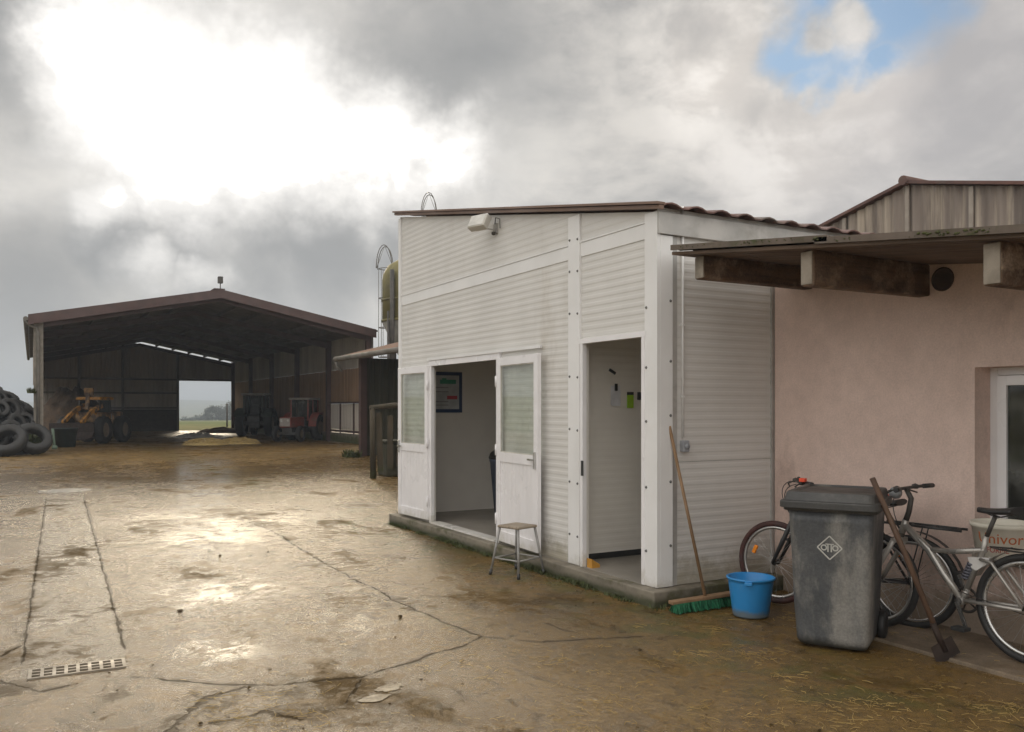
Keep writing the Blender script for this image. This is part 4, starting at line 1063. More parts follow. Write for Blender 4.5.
# heaps
def heap(name, label, cat, c, rx, ry, h, mtl, n=26, rough=.25, seed=0, sq=.7, rz=0, strands=0):
    mb = MB(); rows = []
    for i in range(n + 1):
        row = []
        for j in range(n + 1):
            u = -1 + 2 * i / n; w = -1 + 2 * j / n; q = min(1, (u * u + w * w))
            z = h * (1 - q) ** sq
            z += h * rough * mnoise.noise(Vector((u * 3 + seed, w * 3, seed))) * (1 - q) + h * rough * .6 * mnoise.noise(Vector((u * 9 + seed, w * 9, 2))) * (1 - q)
            row.append(mb.bm.verts.new((u * rx, w * ry, z - .02)))
        rows.append(row)
    for i in range(n):
        for j in range(n): mb.bm.faces.new((rows[i][j], rows[i + 1][j], rows[i + 1][j + 1], rows[i][j + 1])).smooth = True
    for k in range(strands):
        u, w = rnd.uniform(-.8, .8), rnd.uniform(-.8, .8); q = u * u + w * w
        if q > .9: continue
        z = h * (1 - q) ** sq; a = rnd.uniform(0, 6.28); L = rnd.uniform(.1, .25)
        d = Vector((math.cos(a) * L, math.sin(a) * L, rnd.uniform(-.03, .08))); p = Vector((u * rx, w * ry, z + .02)); mb.bar(p - d / 2, p + d / 2, .012)
    o = mb.build(name, mtl); o.location = (*c, 0); o.rotation_euler = (0, 0, rz)
    return tag(o, label, cat)
heap('straw_heap', 'left straw heap on the ground in the barn entrance', 'straw heap', gp(206, 444.5), 1.0, .8, .24, M_straw, rz=-YAW, seed=1, rough=.9, strands=420)
heap('straw_heap', 'right straw heap on the ground near the red tractor', 'straw heap', gp(238, 443.5), 1.0, .8, .22, M_straw, rz=-YAW, seed=5, rough=.9, strands=420)
heap('dung_heap', 'tall brown heap of dung and straw at the left barn wall', 'dung heap', (1.9, 51.5), 1.75, 3.0, 2.5, M_dung, seed=3, rough=.3, sq=.45)
heap('plastic_sheeting', 'crumpled white plastic sheeting lying in the barn', 'plastic sheet', gp(198, 437), 1.3, 1.3, .20, M_sheet, rz=-YAW, seed=9, rough=.8, sq=.8)
heap('brown_fodder', 'low brown fodder heap behind the white sheeting', 'fodder heap', gp(222, 432.5), 1.6, 1.0, .32, mat('brown_fodder', (.16, .09, .04), (.10, .06, .03), rough=.9), rz=-YAW, seed=12, rough=.4)
# post beyond the opening
vx, vy = gp(227, 427); mb = MB(); mb.tube([(0, 0, 0), (0, 0, 2.1)], .07, 7); tag(mb.build('fence_post', M_darkmetal), 'thin dark post standing in the field beyond the barn opening', 'post').location = (vx, vy, -.2)

# ------------------------------------------------------------------ stool
st = thing('stool', 'small worn wooden stool with grey metal legs in front of the doors', 'stool', (4.11, 7.22, 0), R(18))
mb = MB()
mb.box((-.15, -.15, .452), (.15, .15, .478), bevel=.012)
for v in mb.bm.verts:
    q = max(abs(v.co.x), abs(v.co.y)); v.co.z -= .012 * max(0, 1 - (v.co.x ** 2 + v.co.y ** 2) / .03) ; 
    if abs(v.co.x) > .13 and abs(v.co.y) > .13: v.co.xy *= .93
mb.build('seat', M_stool_seat, st, world=False)
ends = {}
for sx, sy in ((-1, -1), (1, -1), (1, 1), (-1, 1)):
    a, b_ = Vector((sx * .12, sy * .12, .455)), Vector((sx * .178, sy * .178, .045)); ends[(sx, sy)] = a.lerp(b_, .72)
    mb = MB(); mb.tube([a, b_], .0125, 9); lg = mb.build('leg', M_stool_metal, st, world=False)
    mb = MB(); c = b_; mb.tube([c, c + (b_ - a).normalized() * .05], .016, 9); mb.build('rubber_foot', M_black, lg, world=False)
mb = MB(); q = [ends[k] for k in ((-1, -1), (1, -1), (1, 1), (-1, 1))]
for i in range(4): mb.tube([q[i], q[(i + 1) % 4]], .008, 7)
mb.build('stretcher', M_stool_metal, st, world=False)

# ------------------------------------------------------------------ bucket, broom
bk = thing('blue_bucket', 'bright blue plastic bucket on the wet ground beside the broom', 'bucket', (4.88, 4.90, 0))
mb = MB(); mb.lathe([(0, .012), (.125, .012), (.132, .0), (.137, .012), (.170, .262), (.172, .285), (.184, .288), (.186, .300), (.176, .304), (.168, .296), (.128, .03), (0, .03)], 40)
mb.build('body', M_blue, bk, world=False)
for s in (-1, 1):
    mb = MB(); mb.box((-.03, .172, .262), (.03, .20, .290), Matrix.Rotation(R(90 * s + 40), 4, 'Z'), bevel=.006); mb.build('handle', M_blue, bk, world=False)
br = thing('broom', 'green bristled broom leaning against the white wall corner', 'broom', (4.70, 5.24, 0))
mb = MB(); Mh = Matrix.Translation((0, 0, .075)) @ Matrix.Rotation(R(-6), 4, 'Z')
mb.box((-.31, -.035, .0), (.31, .035, .028), Mh @ Matrix.Rotation(R(-2.5), 4, 'Y'), bevel=.006); mb.build('head', M_wood, br, world=False)
mb = MB()
for k in range(1500):
    x = rnd.uniform(-.30, .30); y = rnd.uniform(-.032, .032); a = Vector((x, y, .08 + .04 * x * .9)); b_ = Vector((x * 1.04 + rnd.uniform(-.015, .015), y * 1.9 + rnd.uniform(-.015, .015), .004 + rnd.random() * .008))
    w = .0045; s = Vector((rnd.uniform(-1, 1), rnd.uniform(-1, 1), 0)).normalized() * w
    mb.bm.faces.new([mb.bm.verts.new(p) for p in (a - s, a + s, b_ + s * .8, b_ - s * .8)])
mb.build('bristles', M_green, br, world=False)
mb = MB(); mb.tube([(0.02, 0, .10), (-.085, .315, 1.46)], .0135, 10); mb.build('handle', M_wood, br, world=False)

# ------------------------------------------------------------------ wheelie bin
bi = thing('wheeled_bin', 'tall grey wheeled waste bin with a pale diamond emblem', 'bin', (4.85, 4.05, 0), R(-60))
mb = MB()
def rect_loop(mb, w, d, z, rad=.06, yoff=0, n=5):
    vs = []
    for cx, cy, a0 in ((w / 2 - rad, d / 2 - rad, 0), (-w / 2 + rad, d / 2 - rad, 90), (-w / 2 + rad, -d / 2 + rad, 180), (w / 2 - rad, -d / 2 + rad, 270)):
        for k in range(n + 1):
            a = R(a0 + 90 * k / n); vs.append(mb.bm.verts.new((cx + rad * math.cos(a), cy + rad * math.sin(a) + yoff, z)))
    return vs
def loft(mb, loops, cap0=True, cap1=True):
    for A, B in zip(loops[:-1], loops[1:]):
        n = len(A)
        for k in range(n): mb.bm.faces.new((A[k], A[(k + 1) % n], B[(k + 1) % n], B[k])).smooth = True
    if cap0: mb.bm.faces.new(loops[0][::-1])
    if cap1: mb.bm.faces.new(loops[-1])
def bw(z): return .455 + .085 * (z / .93)
def bd(z): return .49 + .13 * (z / .93)
zl = [.02, .05, .09, .30, .33, .6, .85, .93]
loft(mb, [rect_loop(mb, bw(z) - (.03 if z < .03 else 0) + (.006 if .3 <= z <= .33 else 0), bd(z) - (.03 if z < .03 else 0) + (.006 if .3 <= z <= .33 else 0), z, .055, .0) for z in zl])
body = mb.build('body', M_bin, bi, world=False)
mb = MB(); loft(mb, [rect_loop(mb, .575, .66, .925, .05), rect_loop(mb, .595, .68, .93, .05), rect_loop(mb, .595, .68, .965, .05), rect_loop(mb, .56, .64, .968, .05)])
mb.build('rim', M_binlid, bi, world=False)
mb = MB(); loft(mb, [rect_loop(mb, .58, .68, .968, .05, -.025), rect_loop(mb, .612, .715, .950, .05, -.025), rect_loop(mb, .622, .725, .953, .05, -.025), rect_loop(mb, .622, .725, .990, .05, -.025), rect_loop(mb, .614, .717, .996, .05, -.025), rect_loop(mb, .575, .675, 1.0, .05, -.02), rect_loop(mb, .560, .655, 1.045, .05, -.005), rect_loop(mb, .545, .64, 1.054, .05, -.005), rect_loop(mb, .47, .55, 1.058, .05, 0), rect_loop(mb, .45, .53, 1.045, .05, 0)])
for f in mb.bm.faces: f.smooth = False
ldo = mb.build('lid', M_binlid, bi, world=False)
mb = MB()
for s in (-1, 1): mb.box((s * .17 - .05, .31, .98), (s * .17 + .05, .385, 1.03), bevel=.01)
mb.tube([(-.25, .40, .99), (.25, .40, .99)], .016, 8); mb.build('handle', M_binlid, bi, world=False)
for s in (-1, 1):
    M = Matrix.Translation((s * .255, .235, .10)) @ Matrix.Rotation(R(90), 4, 'Y')
    mb = MB(); mb.lathe([(.0, -.03), (.055, -.03), (.06, -.024), (.09, -.026), (.1, -.016), (.1, .016), (.09, .026), (.06, .024), (.055, .03), (0, .03)], 24, M); mb.build('wheel', M_rubber, bi, world=False)
mb = MB(); mb.tube([(-.26, .235, .10), (.26, .235, .10)], .012, 8); mb.box((-.2, .2, .06), (.2, .25, .16), bevel=.01); mb.build('axle', M_black, bi, world=False)
# emblem on the front face
em = MB(); zc = .69
tilt = math.atan((.065) / .93)
ME = Matrix.Translation((.0, -bd(zc) / 2 - .0015, zc)) @ Matrix.Rotation(R(90) + tilt, 4, 'X')
def flat(p, q, w):
    p = Vector((*p, 0)); q = Vector((*q, 0)); d = (q - p).normalized(); n = Vector((-d.y, d.x, 0)) * w / 2
    em.prism([ME @ (p + n), ME @ (q + n), ME @ (q - n), ME @ (p - n)], (0, 0, 0), ME.to_3x3() @ Vector((0, 0, .002)))
a = .078
SC_ = .86
for p, q in (((-a, 0), (0, a)), ((0, a), (a, 0)), ((a, 0), (0, -a)), ((0, -a), (-a, 0))): flat(p, q, .0075)
for cx in (-.042, .042):
    pts = [(cx * SC_ + .0165 * math.cos(2 * math.pi * k / 16), .0165 * math.sin(2 * math.pi * k / 16)) for k in range(17)]
    for p, q in zip(pts[:-1], pts[1:]): flat(p, q, .008)
flat((-.026, .024), (.026, .024), .0065); flat((-.0105, .021), (-.0105, -.028), .008); flat((.0105, .021), (.0105, -.028), .008)
em.build('emblem', M_mark, body, world=False)

# ------------------------------------------------------------------ scraper shovel
sv = thing('yard_scraper', 'rusty scraper with dark wooden handle leaning on the grey bin', 'scraper', (5.06, 3.46, 0))
top = Vector((-.315, .23, 1.16)); foot = Vector((.02, -.03, .10))
mb = MB(); mb.tube([foot + (top - foot) * .02, foot.lerp(top, .5) + Vector((.01, 0, 0)), top], .0185, 9); mb.build('handle', M_wood_d, sv, world=False)
mb = MB(); dirv = (foot - top).normalized(); side = RGT.copy(); side = (side - dirv * side.dot(dirv)).normalized(); nn = dirv.cross(side)
side = (side + Vector((0, 0, .18))).normalized()
c0 = foot + dirv * -.02
def bp(u, w, t): return c0 + side * u + dirv * w + nn * t
mb.prism([bp(-.075, .0, .0), bp(.075, .0, .0), bp(.085, .115, .01), bp(-.085, .115, .01)], (0, 0, 0), nn * .006)
mb.tube([foot + (top - foot) * -.04, foot + (top - foot) * .13], .021, 9); mb.build('blade', M_rust, sv, world=False)

# ------------------------------------------------------------------ bicycles
def bike_wheel(name, parent, c, r, rim_m, spokes=28, reflector=None, tyre_m=None):
    M = Matrix.Translation(c) @ Matrix.Rotation(R(90), 4, 'X')
    mb = MB(); prof = [(r - .02 + .024 * math.cos(2 * math.pi * k / 10), .023 * math.sin(2 * math.pi * k / 10)) for k in range(10)]
    rg = mb.lathe(prof, 56, M, close=True)
    w = mb.build(name, tyre_m or M_rubber, parent, world=False)
    mb = MB(); mb.lathe([(r - .041, -.012), (r - .041, .012), (r - .060, .010), (r - .066, 0), (r - .060, -.010)], 48, M, close=True); mb.build('rim', rim_m, w, world=False)
    mb = MB()
    for k in range(spokes):
        a = 2 * math.pi * k / spokes; s = 1 if k % 2 else -1; da = .35 * (1 if k % 4 < 2 else -1)
        p = M @ Vector((.018 * math.cos(a + da), .018 * math.sin(a + da), s * .03)); q = M @ Vector(((r - .062) * math.cos(a), (r - .062) * math.sin(a), 0)); mb.tube([p, q], .0012, 4, cap=False)
    mb.build('spokes', M_alu, w, world=False)
    mb = MB(); mb.lathe([(0, -.05), (.008, -.05), (.012, -.035), (.024, -.032), (.024, -.026), (.014, -.022), (.014, .022), (.024, .026), (.024, .032), (.012, .035), (.008, .05), (0, .05)], 14, M); mb.build('hub', M_darkmetal, w, world=False)
    if reflector is not None:
        a = R(reflector); p = M @ Vector(((r * .62) * math.cos(a), (r * .62) * math.sin(a), 0)); mb = MB()
        mb.box((-.036, -.012, -.016), (.036, .012, .016), Matrix.Translation(p) @ Matrix.Rotation(-a + R(90), 4, 'Y'), bevel=.006); mb.build('reflector', M_orange, w, world=False)
    return w
def curve_pts(p0, p1, p2, n=8):
    p0, p1, p2 = Vector(p0), Vector(p1), Vector(p2)
    return [(p0 * (1 - t) ** 2 + p1 * 2 * t * (1 - t) + p2 * t * t) for t in [k / n for k in range(n + 1)]]
def saddle(parent, x, z, m_):
    mb = MB(); secs = []
    for k in range(9):
        t = k / 8; xx = x - .13 + .27 * t
        w = .085 * (1 - t) ** .9 + .018; h = .028 * (1 - .3 * t); zz = z + .02 * (1 - t) ** 2 - .004 * math.sin(t * 3)
        secs.append([mb.bm.verts.new((xx, w * math.cos(a), zz + h * math.sin(a) * (1 if math.sin(a) > 0 else .8))) for a in [2 * math.pi * j / 12 for j in range(12)]])
    for A, B in zip(secs[:-1], secs[1:]):
        for j in range(12): mb.bm.faces.new((A[j], A[(j + 1) % 12], B[(j + 1) % 12], B[j])).smooth = True
    mb.bm.faces.new(secs[0]); mb.bm.faces.new(secs[-1])
    sd = mb.build('saddle', m_, parent, world=False)
    mb = MB()
    for s in (-1, 1): mb.tube([(x - .08, s * .025, z - .01), (x, s * .022, z - .035), (x + .09, s * .01, z - .012)], .004, 5)
    mb.build('saddle_rails', M_darkmetal, sd, world=False)
def handlebar(parent, x, z, w, back, m_grip, turn=0.0, flag=True):
    Mt = Matrix.Translation((x, 0, z)) @ Matrix.Rotation(turn, 4, 'Z')
    mb = MB(); mb.tube([Mt @ Vector(p) for p in ((-back, -w, .0), (-back * .5, -w * .55, 0), (0, -.12, -.005), (0, .12, -.005), (-back * .5, w * .55, 0), (-back, w, 0))], .0115, 8); hb = mb.build('handlebar', M_darkmetal, parent, world=False)
    for s in (-1, 1):
        mb = MB(); mb.tube([Mt @ Vector((-back * .62, s * w * .66, 0)), Mt @ Vector((-back * 1.02, s * w * 1.02, 0))], .017, 8); mb.build('grip', m_grip, hb, world=False)
        mb = MB(); mb.tube([Mt @ Vector((.02, s * w * .5, -.01)), Mt @ Vector((.055, s * w * .56, -.03)), Mt @ Vector((.03, s * w * .85, -.055))], .006, 6); mb.lathe([(0, -.02), (.022, -.018), (.024, .01), (0, .02)], 10, Mt @ Matrix.Translation((.0, s * w * .5, .0))); mb.build('brake_lever', M_darkmetal, hb, world=False)
    mb = MB()
    for s in (-1, 1): mb.tube(curve_pts(Mt @ Vector((.04, s * w * .5, -.01)), Mt @ Vector((.2, s * .05, -.05)), Vector((x + .04, 0, z - .32))), .0035, 5)
    mb.build('brake_cables', M_black, hb, world=False)
    return hb
def pedals(parent, c, ang, m_):
    mb = MB(); M = Matrix.Translation(c) @ Matrix.Rotation(R(90), 4, 'X')
    mb.lathe([(.088, .044), (.088, .048), (.07, .048), (.07, .044)], 32, M, close=True)
    for k in range(5):
        a = 2 * math.pi * k / 5; mb.bar(M @ Vector((0, 0, .046)), M @ Vector((.08 * math.cos(a), .08 * math.sin(a), .046)), .016, .004)
    mb.lathe([(0, -.06), (.022, -.06), (.022, .06), (0, .06)], 12, M); cr = mb.build('chainring', M_darkmetal, parent, world=False)
    for s in (-1, 1):
        d = Vector((math.cos(ang), 0, math.sin(ang))) * s; y = -s * .062 if False else s * .062
        p = Vector(c) + Vector((0, y, 0)); q = p + d * .17 + Vector((0, s * .012, 0)); mb = MB(); mb.bar(p, q, .013, .024); co = mb.build('crank', M_alu, cr, world=False)
        mb = MB(); mb.box((-.045, -.04, -.012), (.045, .04, .012), Matrix.Translation(q + Vector((0, s * .055, 0))), bevel=.003); mb.build('pedal', m_, cr, world=False)
# silver bike in front
b1 = thing('silver_bicycle', 'silver full suspension bicycle parked along the pink wall', 'bicycle', (5.40, 3.06, .022), R(90))
r_ = .34; RA = Vector((0, 0, r_)); FA = Vector((1.10, 0, r_)); BB = Vector((.44, 0, .31)); J = Vector((.68, 0, .60)); HT = Vector((.86, 0, .80)); HB_ = Vector((.905, 0, .68)); SC = Vector((.30, 0, .66))
bike_wheel('rear_wheel', b1, RA, r_, M_alu); bike_wheel('front_wheel', b1, FA, r_, M_alu)
mb = MB(); mb.tube([HT, HB_], .024, 10); mb.tube([HT.lerp(HB_, .3), J + Vector((.0, 0, .01)), J.lerp(BB, .5) + Vector((.012, 0, .01)), BB], [.024, .028, .025, .022], 12)
mb.tube([J + Vector((.02, 0, .012)), J.lerp(SC, .5) + Vector((0, 0, .0)), SC + Vector((-.02, 0, .01))], .019, 10); mb.tube([SC + Vector((-.025, 0, .1)), SC + Vector((.0, 0, 0)), SC.lerp(BB, .8)], .019, 10); mb.lathe([(.026, -.04), (.026, .04)], 14, Matrix.Translation(BB) @ Matrix.Rotation(R(90), 4, 'X'))
mb.tube([SC.lerp(BB, .75), BB], .019, 10)
mb.build('frame', M_silver, b1, world=False)
mb = MB()
for s in (-1, 1):
    mb.tube([BB + Vector((-.03, s * .03, .01)), RA + Vector((0, s * .06, 0))], .012, 8); mb.tube([SC + Vector((.0, s * .03, -.05)), SC + Vector((-.09, s * .05, -.06)), RA + Vector((0, s * .06, 0))], .011, 8)
mb.build('swing_arm', M_silver, b1, world=False)
mb = MB(); mb.prism([SC + Vector(p) for p in ((.09, -.02, -.05), (-.06, -.02, -.035), (-.045, -.02, -.075), (.03, -.02, -.13), (.06, -.02, -.12))], (0, 0, 0), (0, .045, 0)); mb.build('rocker', mat('rocker_white', (.68, .66, .63), rough=.4), b1, world=False)
mb = MB(); sa, sb = SC + Vector((.07, .0, -.09)), SC + Vector((.12, 0, -.20))
mb.tube([sa + (sb - sa) * (k / 40) + Vector((.028 * math.cos(k * .9), .028 * math.sin(k * .9), 0)) for k in range(41)], .007, 6); mb.tube([sa, sb], .013, 8); mb.build('shock', mat('shock_grey', (.14, .14, .17), rough=.5), b1, world=False)
mb = MB(); ax = (HB_ - HT).normalized()
cr_ = HB_ + ax * .03
mb.tube([HB_, cr_], .02, 8); mb.bar(cr_ + Vector((0, -.075, 0)), cr_ + Vector((0, .075, 0)), .03, .03)
for s in (-1, 1): mb.tube([cr_ + Vector((0, s * .065, 0)), cr_.lerp(FA, .45) + Vector((0, s * .065, 0)), FA + Vector((0, s * .06, 0))], [.019, .019, .014], 8)
mb.build('fork', mat('fork_pale', (.48, .45, .41), (.4, .38, .35), rough=.4, metal=.3), b1, world=False)
mb = MB(); mb.tube([HT, HT - ax * .06, HT - ax * .10 + Vector((-.005, 0, .06)), Vector((.86, 0, 1.02))], [.02, .019, .019, .017], 8); mb.build('stem', M_darkmetal, b1, world=False)
handlebar(b1, .86, 1.03, .29, .06, M_black, R(12))
mb = MB(); mb.lathe([(0, -.04), (.035, -.03), (.045, 0), (.035, .03), (0, .035)], 14, Matrix.Translation((.93, .02, .985)) @ Matrix.Rotation(R(80), 4, 'Y')); mb.build('front_lamp', mat('lamp_grey', (.35, .37, .38), rough=.25), b1, world=False)
mb = MB(); mb.box((.92, .10, .90), (.935, .16, .98), bevel=.006); mb.build('red_tag', M_red, b1, world=False)
mb = MB(); mb.tube([SC + Vector((-.02, 0, .08)), Vector((.215, 0, .90))], .0145, 8); mb.build('seat_post', M_darkmetal, b1, world=False)
saddle(b1, .19, .925, M_black)
pedals(b1, BB, R(-115), M_black)
mb = MB()
for s in (-1, 1): mb.tube([(.16, s * .05, .695), (-.36, s * .06, .70)], .006, 6); mb.tube([(-.12, s * .06, .695), (0, s * .075, r_)], .005, 6)
for k in range(4): mb.tube([(.14 - .16 * k, -.055, .699), (.14 - .16 * k, .055, .699)], .005, 6)
mb.tube([(.16, -.05, .695), (.25, 0, .695), (.16, .05, .695)], .006, 6)
mb.build('rack', M_darkmetal, b1, world=False)
mb = MB(); pts = [(Vector((.365 * math.cos(R(a)), 0, r_ + .365 * math.sin(R(a))))) for a in range(25, 175, 10)]
for A, B in zip(pts[:-1], pts[1:]): mb.quad(A + Vector((0, -.028, 0)), B + Vector((0, -.028, 0)), B + Vector((0, .028, 0)), A + Vector((0, .028, 0)))
mb.build('mudguard', M_silver, b1, world=False)
mb = MB(); mb.tube([Vector((0, .02, .372 - .34 + .27)), BB + Vector((0, .046, .07))], .003, 4); mb.build('chain', M_darkmetal, b1, world=False)
# dark bike behind
v2 = Vector((5.33, 5.07, 0)) - Vector((5.60, 4.02, 0)); L2 = v2.length
b2 = thing('dark_bicycle', 'dark bicycle behind the grey bin leaning on the pink wall', 'bicycle', (5.60, 4.02, .012), math.atan2(v2.y, v2.x))
r2 = .335; RA2 = Vector((0, 0, r2)); FA2 = Vector((L2, 0, r2)); BB2 = Vector((.43, 0, .29)); HT2 = Vector((L2 - .25, 0, .88)); HB2 = Vector((L2 - .20, 0, .74)); SC2 = Vector((.27, 0, .76))
M_b2 = mat('bike_dark_paint', (.03, .03, .033), (.05, .045, .045), rough=.4)
M_redwall = mat('red_tyre', (.085, .032, .027), (.045, .022, .02), scale=8, rough=.7)
w_ = bike_wheel('rear_wheel', b2, RA2, r2, M_alu, reflector=None); bike_wheel('front_wheel', b2, FA2, r2, M_alu, reflector=24, tyre_m=M_redwall)
p = w_
mb = MB(); mb.box((-.036, -.012, -.018), (.036, .012, .018), Matrix.Translation((.09, 0, r2 + .19)) @ Matrix.Rotation(R(8), 4, 'Y'), bevel=.006); mb.build('reflector', M_orange, w_, world=False)
mb = MB(); mb.tube([HT2, HB2], .022, 10); mb.tube([HB2 + Vector((-.01, 0, .02)), BB2], .022, 10); mb.tube([HT2 + Vector((0, 0, -.02)), SC2], .018, 10); mb.tube([SC2, BB2], .018, 10)
for s in (-1, 1): mb.tube([BB2 + Vector((0, s * .03, 0)), RA2 + Vector((0, s * .06, 0))], .011, 8); mb.tube([SC2 + Vector((0, s * .015, -.02)), RA2 + Vector((0, s * .06, 0))], .009, 8)
mb.build('frame', M_b2, b2, world=False)
mb = MB(); ax = (HB2 - HT2).normalized(); c2 = HB2 + ax * .04; mb.tube([HB2, c2], .018, 8); mb.bar(c2 + Vector((0, -.075, 0)), c2 + Vector((0, .075, 0)), .05, .04)
for s in (-1, 1): mb.tube([c2 + Vector((0, s * .06, .02)), c2.lerp(FA2, .5) + Vector((0, s * .062, 0)), FA2 + Vector((0, s * .055, 0))], [.019, .021, .013], 8)
mb.bar(c2.lerp(FA2, .5) + Vector((-.04, -.06, .02)), c2.lerp(FA2, .5) + Vector((-.04, .06, .02)), .02)
mb.build('fork', M_black, b2, world=False)
mb = MB(); mb.tube([HT2, HT2 - ax * .08, Vector((L2 - .23, 0, 1.0))], .016, 8); mb.build('stem', M_b2, b2, world=False)
hb = handlebar(b2, L2 - .2, 1.01, .27, .05, M_black, R(38))
mb = MB(); mb.box((L2 - .33, .11, 1.02), (L2 - .28, .15, 1.05), bevel=.005); mb.build('red_bell', M_red, hb, world=False)
mb = MB(); mb.tube([SC2, Vector((.22, 0, .86))], .013, 8); mb.build('seat_post', M_darkmetal, b2, world=False)
saddle(b2, .2, .885, M_black); pedals(b2, BB2, R(60), M_black)
mb = MB()
for s in (-1, 1): mb.tube([(.2, s * .05, .755), (-.36, s * .06, .745)], .010, 6); mb.tube([(-.1, s * .06, .75), (0, s * .075, r2)], .005, 6)
for k in range(4): mb.tube([(.16 - .16 * k, -.055, .75), (.16 - .16 * k, .055, .75)], .006, 6)
mb.build('rack', M_black, b2, world=False)
mb = MB(); pts = [(Vector((.37 * math.cos(R(a)), 0, r2 + .37 * math.sin(R(a))))) for a in range(10, 180, 10)]
for A, B in zip(pts[:-1], pts[1:]): mb.quad(A + Vector((0, -.028, 0)), B + Vector((0, -.028, 0)), B + Vector((0, .028, 0)), A + Vector((0, .028, 0)))
mb.build('mudguard', M_black, b2, world=False)

# tub with lettering on the window sill
tb = thing('lettered_tub', 'dirty white plastic tub with orange lettering on the window sill', 'tub', (5.745, 3.43, .592))
mb = MB(); mb.lathe([(0, 0), (.155, 0), (.165, .01), (.193, .215), (.203, .217), (.205, .245), (.195, .25), (.187, .24), (.155, .02), (0, .02)], 36); tbb = mb.build('body', M_tub, tb, world=False)
def wrap_text(txt, size, z, ang, mtl, name, sx=1.0):
    me = text_mesh(txt, size, .001)
    for v in me.vertices:
        rr = .165 + (.193 - .165) * ((z + v.co.y - .01) / .205) + .001 + v.co.z
        a = ang + v.co.x * sx / .18
        v.co = Vector((rr * math.cos(a), rr * math.sin(a), z + v.co.y))
    me.materials.clear(); me.materials.append(mtl); o = bpy.data.objects.new(name, me); col.objects.link(o); o.parent = tbb
face = math.atan2(-3.43, -5.745)
wrap_text('Univor', .10, .152, face - .12, M_orange_ink, 'lettering'); wrap_text('FORME', .05, .075, face - .2, M_red_ink, 'small_lettering', .9)
wrap_text('A', .06, .14, face + 1.0, M_orange_ink, 'letter')

# ------------------------------------------------------------------ loose straw, grit, weeds
mb = MB()
def straw_bit(x, y, L, w, z=.012):
    a = rnd.uniform(0, math.pi); d = Vector((math.cos(a), math.sin(a), rnd.uniform(-.04, .04))) * L / 2; m_ = Vector((rnd.uniform(-.01, .01), rnd.uniform(-.01, .01), rnd.uniform(0, .006))); p = Vector((x, y, z))
    mb.tube([p - d, p + m_, p + d], w, 4, cap=False)
for c_ in range(95):
    px = rnd.uniform(560, 1024) if rnd.random() < .8 else rnd.uniform(380, 1024); py = 615 + 117 * rnd.random()
    cx_, cy_ = gp(px, py); sp_ = rnd.uniform(.05, .22)
    for k in range(int(rnd.choice((2, 4, 8, 14, 26)))):
        x, y = cx_ + rnd.gauss(0, sp_), cy_ + rnd.gauss(0, sp_ * .7)
        if x > 5.7 or y > 5.1 or (Vector((x, y)) - Vector((4.83, 4.06))).length < .4: continue
        straw_bit(x, y, rnd.uniform(.015, .07) * (2.2 if rnd.random() < .08 else 1), rnd.uniform(.0007, .0016), .027 if x > 5.1 else dip(x, y) + .005)
for k in range(200):
    px = rnd.uniform(180, 520); py = rnd.uniform(560, 735); x, y = gp(px, py); straw_bit(x, y, rnd.uniform(.02, .06), .001, dip(x, y) + .005)
for k in range(160):
    x, y = gp(rnd.uniform(190, 330), rnd.uniform(690, 735)); straw_bit(x, y, rnd.uniform(.02, .10), .0012, dip(x, y) + .006)
tag(mb.build('loose_straw', mat('loose_straw', (.50, .35, .12), (.26, .17, .05), scale=4, rough=.7)), 'loose straw strewn over the wet yard', 'straw', kind='stuff')
mb = MB()
def clod(x, y, r):
    r3 = Vector((r * rnd.uniform(.7, 1.5), r * rnd.uniform(.7, 1.3), r * rnd.uniform(.4, .7)))
    rr = bmesh.ops.create_icosphere(mb.bm, subdivisions=1, radius=1)
    a = Matrix.Rotation(rnd.uniform(0, 6), 4, 'Z')
    for v in rr['verts']: v.co = a @ Vector((v.co.x * r3.x, v.co.y * r3.y, v.co.z * r3.z)) * (1 + .3 * mnoise.noise(v.co * 2 + Vector((x * 9, y * 9, 0)))) + Vector((x, y, r * .2))
for k in range(260):
    x, y = gp(rnd.uniform(-10, 1030), 470 + 262 * rnd.random()); 
    if x > 4.2 and y > 5.3: continue
    if x > 5.75 or (x > 4.2 and y > 4.0): continue
    if mnoise.noise(Vector((x * .9, y * .9, 4))) < .0: continue
    clod(x, y, rnd.uniform(.003, .011))
for px, py, r in ((400, 617, .020), (180, 611, .022), (640, 650, .014), (220, 556, .024), (268, 552, .022)): clod(*gp(px, py), r)
tag(mb.build('mud_clods', M_crack), 'small dark clods of mud scattered on the yard', 'mud clods', kind='stuff')
mb = MB()
def blade(p, h, lean, w):
    a = rnd.uniform(0, 6.28); d = Vector((math.cos(a), math.sin(a), 0)); s = Vector((-d.y, d.x, 0)) * w
    m_ = p + d * lean * .4 + Vector((0, 0, h * .6)); t = p + d * lean + Vector((0, 0, h))
    A = [mb.bm.verts.new(q) for q in (p - s, p + s, m_ + s * .8, m_ - s * .8, t)]
    mb.bm.faces.new(A[:4]); mb.bm.faces.new((A[3], A[2], A[4]))
def weeds(x0, y0, x1, y1, n, hmin=.015, hmax=.06, spread=.04):
    for k in range(n):
        t = rnd.random(); x = x0 + (x1 - x0) * t; y = y0 + (y1 - y0) * t
        q = mnoise.noise(Vector((x * 3.1, y * 3.1, 9)))
        if q < -.02: continue
        p = Vector((x + rnd.gauss(0, spread), y + rnd.gauss(0, spread), 0)); h = rnd.uniform(hmin, hmax) * (.5 + 1.2 * max(0, q)); blade(p, h, h * .8, .004)
